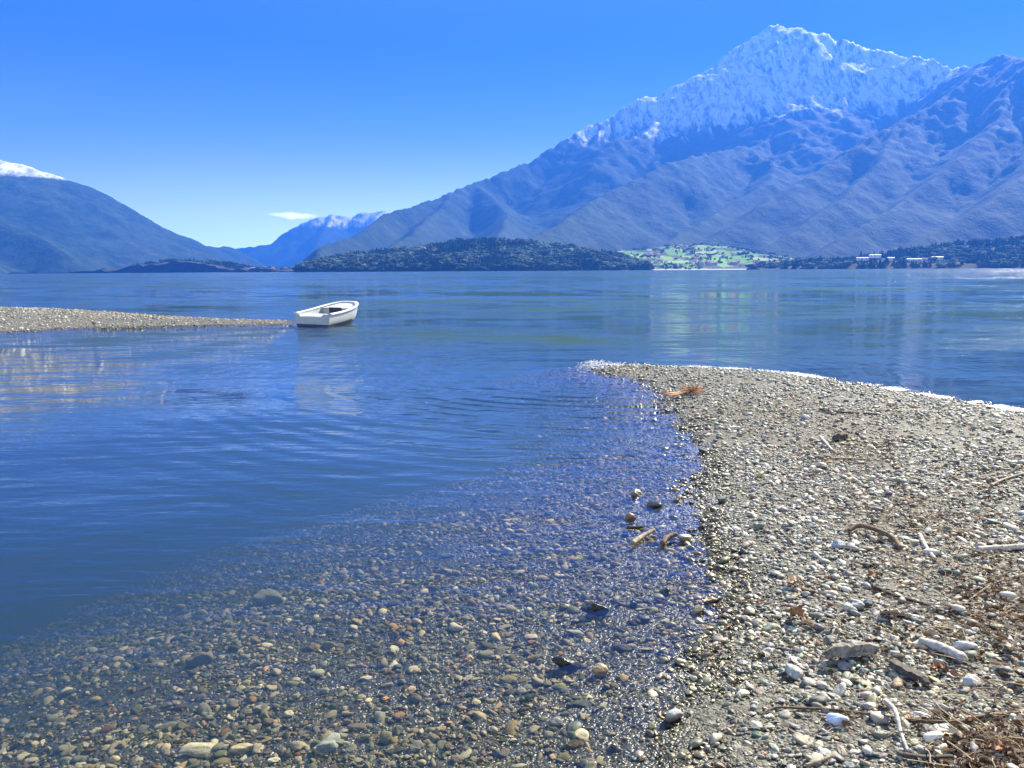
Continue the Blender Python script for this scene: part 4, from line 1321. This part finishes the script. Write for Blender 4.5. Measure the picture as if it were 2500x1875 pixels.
litter('dry_straw', 'dry straw, stems and leaf scraps strewn over the shingle', [
    (1800, 985, 60, 14, 500, .3), (1900, 1010, 90, 14, 500, .3), (2050, 1010, 120, 18, 700, .25), (2080, 1100, 55, 22, 700, .35), (2140, 1120, 50, 18, 400, .3),
    (2250, 1260, 90, 30, 700, .3), (2440, 1150, 60, 35, 300, .2), (2440, 1420, 60, 45, 450, .2), (2480, 1510, 40, 50, 300, .2), (2380, 1560, 60, 30, 300, .25), (2300, 1380, 120, 50, 900, .2), (2150, 1220, 120, 50, 600, .2), (1950, 1060, 120, 25, 700, .2), (2350, 1060, 110, 20, 700, .2), (2250, 1720, 160, 60, 500, .15),
    (2420, 1835, 80, 30, 220, .1), (2480, 1780, 40, 40, 120, .1), (2220, 1500, 120, 60, 400, .2), (2200, 1300, 200, 90, 600, .2), (2100, 1650, 250, 130, 500, .15)], 5)
litter('dry_stems', 'sparse long dry stems lying on the shingle', [(2200, 1200, 200, 160, 160, .1), (2400, 1600, 90, 150, 70, .1), (2420, 1820, 90, 40, 30, .1), (2000, 1100, 150, 80, 120, .1)], 9, (.08, .20), .0014)


def flakes():
    r = np.random.default_rng(77); V, Fc, C = [], [], []; b = 0
    pal = np.array([(.34, .20, .11), (.20, .11, .06), (.46, .34, .22), (.60, .48, .36), (.12, .07, .04)])
    for (px, py, sx, sy, n) in ((2430, 1830, 70, 35, 420), (2440, 1480, 60, 90, 170), (2250, 1260, 110, 50, 120), (2080, 1090, 90, 40, 150), (1850, 1000, 110, 22, 150),
                                (2150, 1500, 220, 120, 150), (2430, 1180, 60, 50, 120), (1720, 1440, 50, 90, 30)):
        for _ in range(int(n * 1.8)):
            qx, qy = r.normal(px, sx), r.normal(py, sy)
            if qy < 880: continue
            x, y = pt_z(qx, qy, .12); z = float(ground_z(x, y)[0])
            if z < .01: continue
            L = r.uniform(.006, .022); a = r.uniform(0, 6.28); ca, sa = math.cos(a), math.sin(a)
            for k in range(6):
                t = k * math.pi / 3; rr = L * r.uniform(.6, 1.2); u, w = rr * math.cos(t), rr * .55 * math.sin(t)
                V.append((x + u * ca - w * sa, y + u * sa + w * ca, z + .012 + abs(w) * .8 + r.uniform(0, .005)))
            V.append((x, y, z + .011)); V.append((x, y, z + .009))
            for k in range(6):
                Fc.append((b + k, b + (k + 1) % 6, b + 6)); Fc.append((b + (k + 1) % 6, b + k, b + 7))
            C += [pal[r.integers(0, 5)] * r.uniform(.7, 1.2)] * 8; b += 8
    tag(mesh_np('leaf_litter', np.array(V), np.array(Fc), STRAW, colors=np.array(C), smooth=False), 'small brown leaf scraps and bark flakes among the pebbles', 'leaf litter', kind='stuff')


flakes()


def weed_clump():
    x, y, z = ground_hit(1690, 962)
    r = np.random.default_rng(3); V, Fc, C = [], [], []; base = 0
    for i in range(170):
        a = r.uniform(0, 6.28); L = r.uniform(.08, .24); up = r.uniform(.15, 1.1)
        if i < 30: a = r.uniform(2.7, 3.5); L = r.uniform(.3, .5); up = r.uniform(.05, .2)
        w = .003
        for k in range(5):
            t = k / 4; rr = L * t * math.cos(up * .9); zz = L * (math.sin(up) * t - .35 * t * t)
            p = (rr * math.cos(a + .4 * t), rr * math.sin(a + .4 * t), max(zz, 0) + .02)
            for s in ((-w, 0, 0), (w, 0, 0), (0, w, w)): V.append((p[0] + s[0], p[1] + s[1], p[2] + s[2]))
        for k in range(4):
            for s in range(3):
                a0 = base + k * 3 + s; b0 = base + k * 3 + (s + 1) % 3; Fc.append((a0, b0, b0 + 3, a0 + 3))
        C += [np.array([(.33, .13, .06), (.42, .22, .10), (.2, .09, .05)][r.integers(0, 3)])] * 15
        base += 15
    o = mesh_np('dry_weed_clump', np.array(V), np.array(Fc), STRAW, colors=np.array(C)); o.location = (x, y, z)
    tag(o, 'reddish-brown clump of dry weed near the far tip of the shingle', 'plant')


weed_clump()

# ------------------------------------------------------------------ foam along the far edge of the point
q = M('foam'); FOAM = q.set(q.ramp(q.noise(q.pos(), 30, 3), [(.3, .58), (.7, .72)]), .25, spec=.6)


def foam():
    r = np.random.default_rng(12)
    line = [pt_z(*p) for p in ((1440, 893), (1520, 890), (1640, 893), (1760, 899), (1900, 909), (2100, 937), (2300, 972), (2500, 1004), (2620, 1030))]
    X, Y, Sz = [], [], []
    for (a, b), dens in zip(zip(line[:-1], line[1:]), (120, 250, 500, 1000, 1700, 2600, 3000, 1500)):
        L = math.hypot(b[0]-a[0], b[1]-a[1]); n = int(dens * L * 1.0)
        t = r.uniform(0, 1, n)
        qx, qy = a[0] + t*(b[0]-a[0]), a[1] + t*(b[1]-a[1])
        t = t[fbm(qx * 2.2, qy * 2.2, 3, 8) > -.12 + r.normal(0, .12, n)]; n = len(t)
        off = r.normal(0, .04 + .0, n) * (1 + .9 * (a[0] > 2.5)) + .05 * np.sin(t * L * 5)
        nx, ny = -(b[1]-a[1]) / L, (b[0]-a[0]) / L
        X.append(a[0] + t*(b[0]-a[0]) + nx*off); Y.append(a[1] + t*(b[1]-a[1]) + ny*off); Sz.append(r.uniform(.003, .014, n))
    tx, ty = pt_z(1450, 893)
    for (px, py, sx, sy, n) in ((1475, 890, 32, 3, 260), (1450, 899, 26, 3, 110), (1450, 884, 14, 2, 100)):
        for _ in range(n):
            a = pt_z(r.normal(px, sx), r.normal(py, sy)); X.append([a[0]]); Y.append([a[1]]); Sz.append([r.uniform(.004, .014)])
    X, Y, Sz = map(np.concatenate, (X, Y, Sz))
    V, F = ico(1); n = len(X)
    z = np.maximum(ground_z(X, Y), 0) + .003
    Q = V[None] * (Sz[:, None, None] * np.array([1.6, 1.0, .6])) + np.stack([X, Y, z], -1)[:, None, :]
    fc = (F[None] + (np.arange(n) * len(V))[:, None, None]).reshape(-1, 3)
    tag(mesh_np('foam', Q.reshape(-1, 3), fc, FOAM), 'white sparkling foam line along the far edge of the shingle', 'foam', kind='stuff')


foam()

# ------------------------------------------------------------------ the boat
q = M('boat_gelcoat'); GEL = q.set(q.ramp(q.noise(q.pos(), 9, 4), [(.25, (.34, .37, .36)), (.5, (.42, .45, .44)), (.75, (.46, .48, .47))]), .28)
q = M('boat_inner'); INNER = q.set(q.ramp(q.noise(q.pos(), 12, 4), [(.3, (.36, .37, .36)), (.7, (.44, .45, .44))]), .45)
q = M('antifouling_blue'); NAVY = q.set(q.ramp(q.noise(q.pos(), 10, 4), [(.3, (.02, .035, .10)), (.7, (.03, .05, .14))]), .5)
q = M('boat_hatch'); HATCH = q.set(q.ramp(q.noise(q.pos(), 10, 4), [(.3, (.008, .010, .035)), (.7, (.012, .015, .05))]), .6)
q = M('rub_rail'); RAIL = q.set(q.ramp(q.noise(q.pos(), 14, 3), [(.3, (.52, .53, .52)), (.7, (.62, .62, .61))]), .3)


def build_boat():
    L = 2.32
    bx, by = pt_z(763, 797)
    root = empty('rowing_boat', (bx, by, -.01), -R(16))
    root.rotation_euler = (R(2.6), R(1.5), -R(16))
    # local frame: +y towards the bow, x to starboard, origin under the transom
    def half(t):      # half beam at the sheer
        return .60 * (1 - max(0, (t - .38) / .62) ** 2.9 * .52) * (.96 + .04 * min(1, t * 4)) * (1 if t < .97 else .93 if t < 1 else .80)

    def sheer(t): return .375 + .02 * t + .13 * max(0, (t - .25) / .75) ** 1.6
    def keel(t): return -.13 + .04 * t + .42 * max(0, (t - .72) / .28) ** 2.2

    def section(t, inset=0.0, n=9, drop=0.0):
        b, s, k = half(t) - inset, sheer(t) - drop, keel(t) + inset
        y = t * L
        if inset: y = min(max(y, inset), L - inset)
        out = []
        for i in range(-n, n + 1):
            u = abs(i) / n; sg = 1 if i >= 0 else -1
            # rounded bilge: superellipse from the keel to the sheer
            x = b * (1 - (1 - u) ** 2.3) ** (1 / 1.35) if u < 1 else b
            z = k + (s - k) * u ** 2.2
            flare = .93 + .07 * u
            out.append((sg * x * flare, y, z))
        return out
    T = [0, .05, .12, .2, .3, .4, .5, .6, .7, .78, .85, .90, .94, .97, .99, 1.0]

    def loft(bm, inset=0.0, drop=0.0, flip=False):
        rings = [[bm.verts.new(p) for p in section(t, inset, drop=drop)] for t in T]
        for a, b in zip(rings[:-1], rings[1:]):
            for k in range(len(a) - 1):
                f = [a[k], a[k+1], b[k+1], b[k]]
                bm.faces.new(f if flip else f[::-1])
        return rings
    bm = bmesh.new(); rings = loft(bm)
    # transom with the cut-out for an outboard
    s0 = rings[0]; b0 = half(0); nt = []
    zt = sheer(0)
    cut = [(.36, zt), (.28, zt - .085), (-.40, zt - .085), (-.46, zt)]
    # left/right in the picture: cut-out nearly as wide as the transom
    vs = list(s0) + [bm.verts.new((x, 0, z)) for x, z in cut]
    bm.faces.new(vs)
    # bow closing
    bm.faces.new(rings[-1][::-1])
    # inner skin
    r2 = loft(bm, .045, 0, True)
    for k in range(len(T) - 1):
        for e in (0, -1):
            a, b, c, d = rings[k][e], rings[k+1][e], r2[k+1][e], r2[k][e]
            bm.faces.new([a, b, c, d])
    vi = list(r2[0]) + [bm.verts.new((x * .95, .045, z)) for x, z in cut]
    bm.faces.new(vi[::-1])
    n = len(s0)
    oc = vs[n:]; ic = vi[n:]
    path_o = [s0[-1]] + oc + [s0[0]]; path_i = [r2[0][-1]] + ic + [r2[0][0]]
    for i in range(len(path_o) - 1): bm.faces.new([path_o[i], path_o[i+1], path_i[i+1], path_i[i]])
    bm.faces.new(r2[-1])
    bmesh.ops.recalc_face_normals(bm, faces=bm.faces)
    hull = obj_bm('hull', bm, GEL, root, True)
    md = hull.modifiers.new('edge', 'EDGE_SPLIT'); md.split_angle = R(40)
    # painted bottom: a second skin 3 mm proud below the waterline mark
    bm = bmesh.new(); rows = []
    for t in T[:-2]:
        sec = section(t); zl = .075 + .03 * t
        pts = [(x * 1.006 + (.003 if x > 0 else -.003), y, z - .003) for x, y, z in sec if z < zl + .02]
        if len(pts) < 3: break
        m_ = 13
        P = np.array(pts); q_ = np.linspace(0, len(P) - 1, m_); k0 = np.clip(q_.astype(int), 0, len(P) - 2); u = (q_ - k0)[:, None]
        rows.append([bm.verts.new(v) for v in P[k0] * (1 - u) + P[k0 + 1] * u])
    for a, b in zip(rows[:-1], rows[1:]):
        for k in range(12): bm.faces.new([a[k], a[k+1], b[k+1], b[k]][::-1])
    c = [bm.verts.new((v.co.x, -.004, v.co.z)) for v in rows[0]]
    bm.faces.new(c)
    obj_bm('painted_bottom', bm, NAVY, root, True)
    # gunwale: rolled rim swept round the sheer
    pts = []
    for t in T: pts.append((half(t) + .008, t * L, sheer(t)))
    tip = [(.16, L + .03, sheer(1) + .004), (-.16, L + .03, sheer(1) + .004)]
    loop = pts + tip + [(-x, y, z) for x, y, z in pts[::-1]]
    bm = bmesh.new(); rg = []
    P = np.array(loop)
    prof = [(-.075, .0), (-.07, .022), (-.03, .034), (.012, .030), (.026, .008), (.022, -.035), (.004, -.035), (.0, .0)]
    for i in range(len(P)):
        tg = P[min(i+1, len(P)-1)] - P[max(i-1, 0)]; tg[2] = 0; tg /= np.linalg.norm(tg)
        nx = np.array([tg[1], -tg[0], 0])
        wd = 1.0 + 1.3 * max(0, (P[i][1] / L - .8) / .2)
        rg.append([bm.verts.new(tuple(P[i] + nx * (a * (wd if a < 0 else 1)) + np.array([0, 0, b]))) for a, b in prof])
    for a, b in zip(rg[:-1], rg[1:]):
        for k in range(8): bm.faces.new([a[k], a[(k+1) % 8], b[(k+1) % 8], b[k]])
    bm.faces.new(rg[0]); bm.faces.new(rg[-1][::-1])
    bmesh.ops.recalc_face_normals(bm, faces=bm.faces)
    obj_bm('gunwale', bm, RAIL, root, True)

    def deck(name, t0, t1, z0, z1, mat, th=.03, inset=.05, n=8):
        bm = bmesh.new(); R_ = []
        for i in range(n + 1):
            t = t0 + (t1 - t0) * i / n; z = z0 + (z1 - z0) * i / n
            w = half(t) - inset
            y = min(t * L + (.05 if t0 == 0 and i == 0 else 0), L - .03)
            R_.append([bm.verts.new((sx * w, y, zz)) for sx, zz in ((-1, z), (-.5, z + .012), (0, z + .016), (.5, z + .012), (1, z), (1, z - th), (-1, z - th))])
        for a, b in zip(R_[:-1], R_[1:]):
            for k in range(7): bm.faces.new([a[k], a[(k+1) % 7], b[(k+1) % 7], b[k]])
        bm.faces.new(R_[0]); bm.faces.new(R_[-1])
        bmesh.ops.recalc_face_normals(bm, faces=bm.faces)
        return obj_bm(name, bm, mat, root, False)
    deck('stern_seat', 0, .30, .29, .30, RAIL, .05)
    deck('foredeck', .80, .985, sheer(.80) - .03, sheer(.985) + .005, RAIL, .04, .03)
    deck('floor', .02, .80, .02, .06, INNER, .03, .22)
    # bulkheads
    def bulk(name, t, z0, z1, w0, w1, hole=None):
        bm = bmesh.new(); y = t * L; th = .025
        a = [(-w0, z0), (w0, z0), (w1, z1), (-w1, z1)]
        f = [bm.verts.new((x, y, z)) for x, z in a]; g = [bm.verts.new((x, y + th, z)) for x, z in a]
        bm.faces.new(f); bm.faces.new(g[::-1])
        for i in range(4): bm.faces.new([f[i], f[(i+1) % 4], g[(i+1) % 4], g[i]])
        bmesh.ops.recalc_face_normals(bm, faces=bm.faces)
        return obj_bm(name, bm, INNER, root, False)
    bulk('stern_bulkhead', .295, .03, .255, half(.3) - .16, half(.3) - .055)
    fb = bulk('bow_bulkhead', .64, .04, sheer(.64) - .02, half(.64) - .16, half(.64) - .05)
    deck('bow_seat', .64, .80, sheer(.64) - .03, sheer(.8) - .03, RAIL, .03, .05)
    bm = bmesh.new()
    yb = .64 * L - .004
    bmesh.ops.create_cube(bm, size=1, matrix=Matrix.Translation((-.05, yb, .345)) @ Matrix.Diagonal((.42, .016, .17, 1)))
    bmesh.ops.bevel(bm, geom=bm.edges, offset=.004, segments=1, affect='EDGES')
    obj_bm('hatch', bm, HATCH, fb, False)
    tag(root, 'small white rowing boat with blue bottom, moored off the tip of the shingle bar', 'boat')


build_boat()

# ------------------------------------------------------------------ air
q = bpy.data.materials.new('haze_air'); q.use_nodes = True
n, l = nt_of(q); n.remove(n['Principled BSDF'])
pv = n.new('ShaderNodeVolumePrincipled')
pv.inputs['Color'].default_value = (.045, .225, 1.0, 1)
pv.inputs['Density'].default_value = 1.35e-4
pv.inputs['Anisotropy'].default_value = .17
l.new(pv.outputs[0], n['Material Output'].inputs['Volume'])
x0, x1, y0, y1, z0, z1 = -14500, 14500, -60, 13300, -14, 2480
v = [(x0, y0, z0), (x1, y0, z0), (x1, y1, z0), (x0, y1, z0), (x0, y0, z1), (x1, y0, z1), (x1, y1, z1), (x0, y1, z1)]
f = [(3, 2, 1, 0), (4, 5, 6, 7), (0, 1, 5, 4), (1, 2, 6, 5), (2, 3, 7, 6), (3, 0, 4, 7)]
tag(mesh_np('haze', v, f, q, smooth=False), kind='stuff')
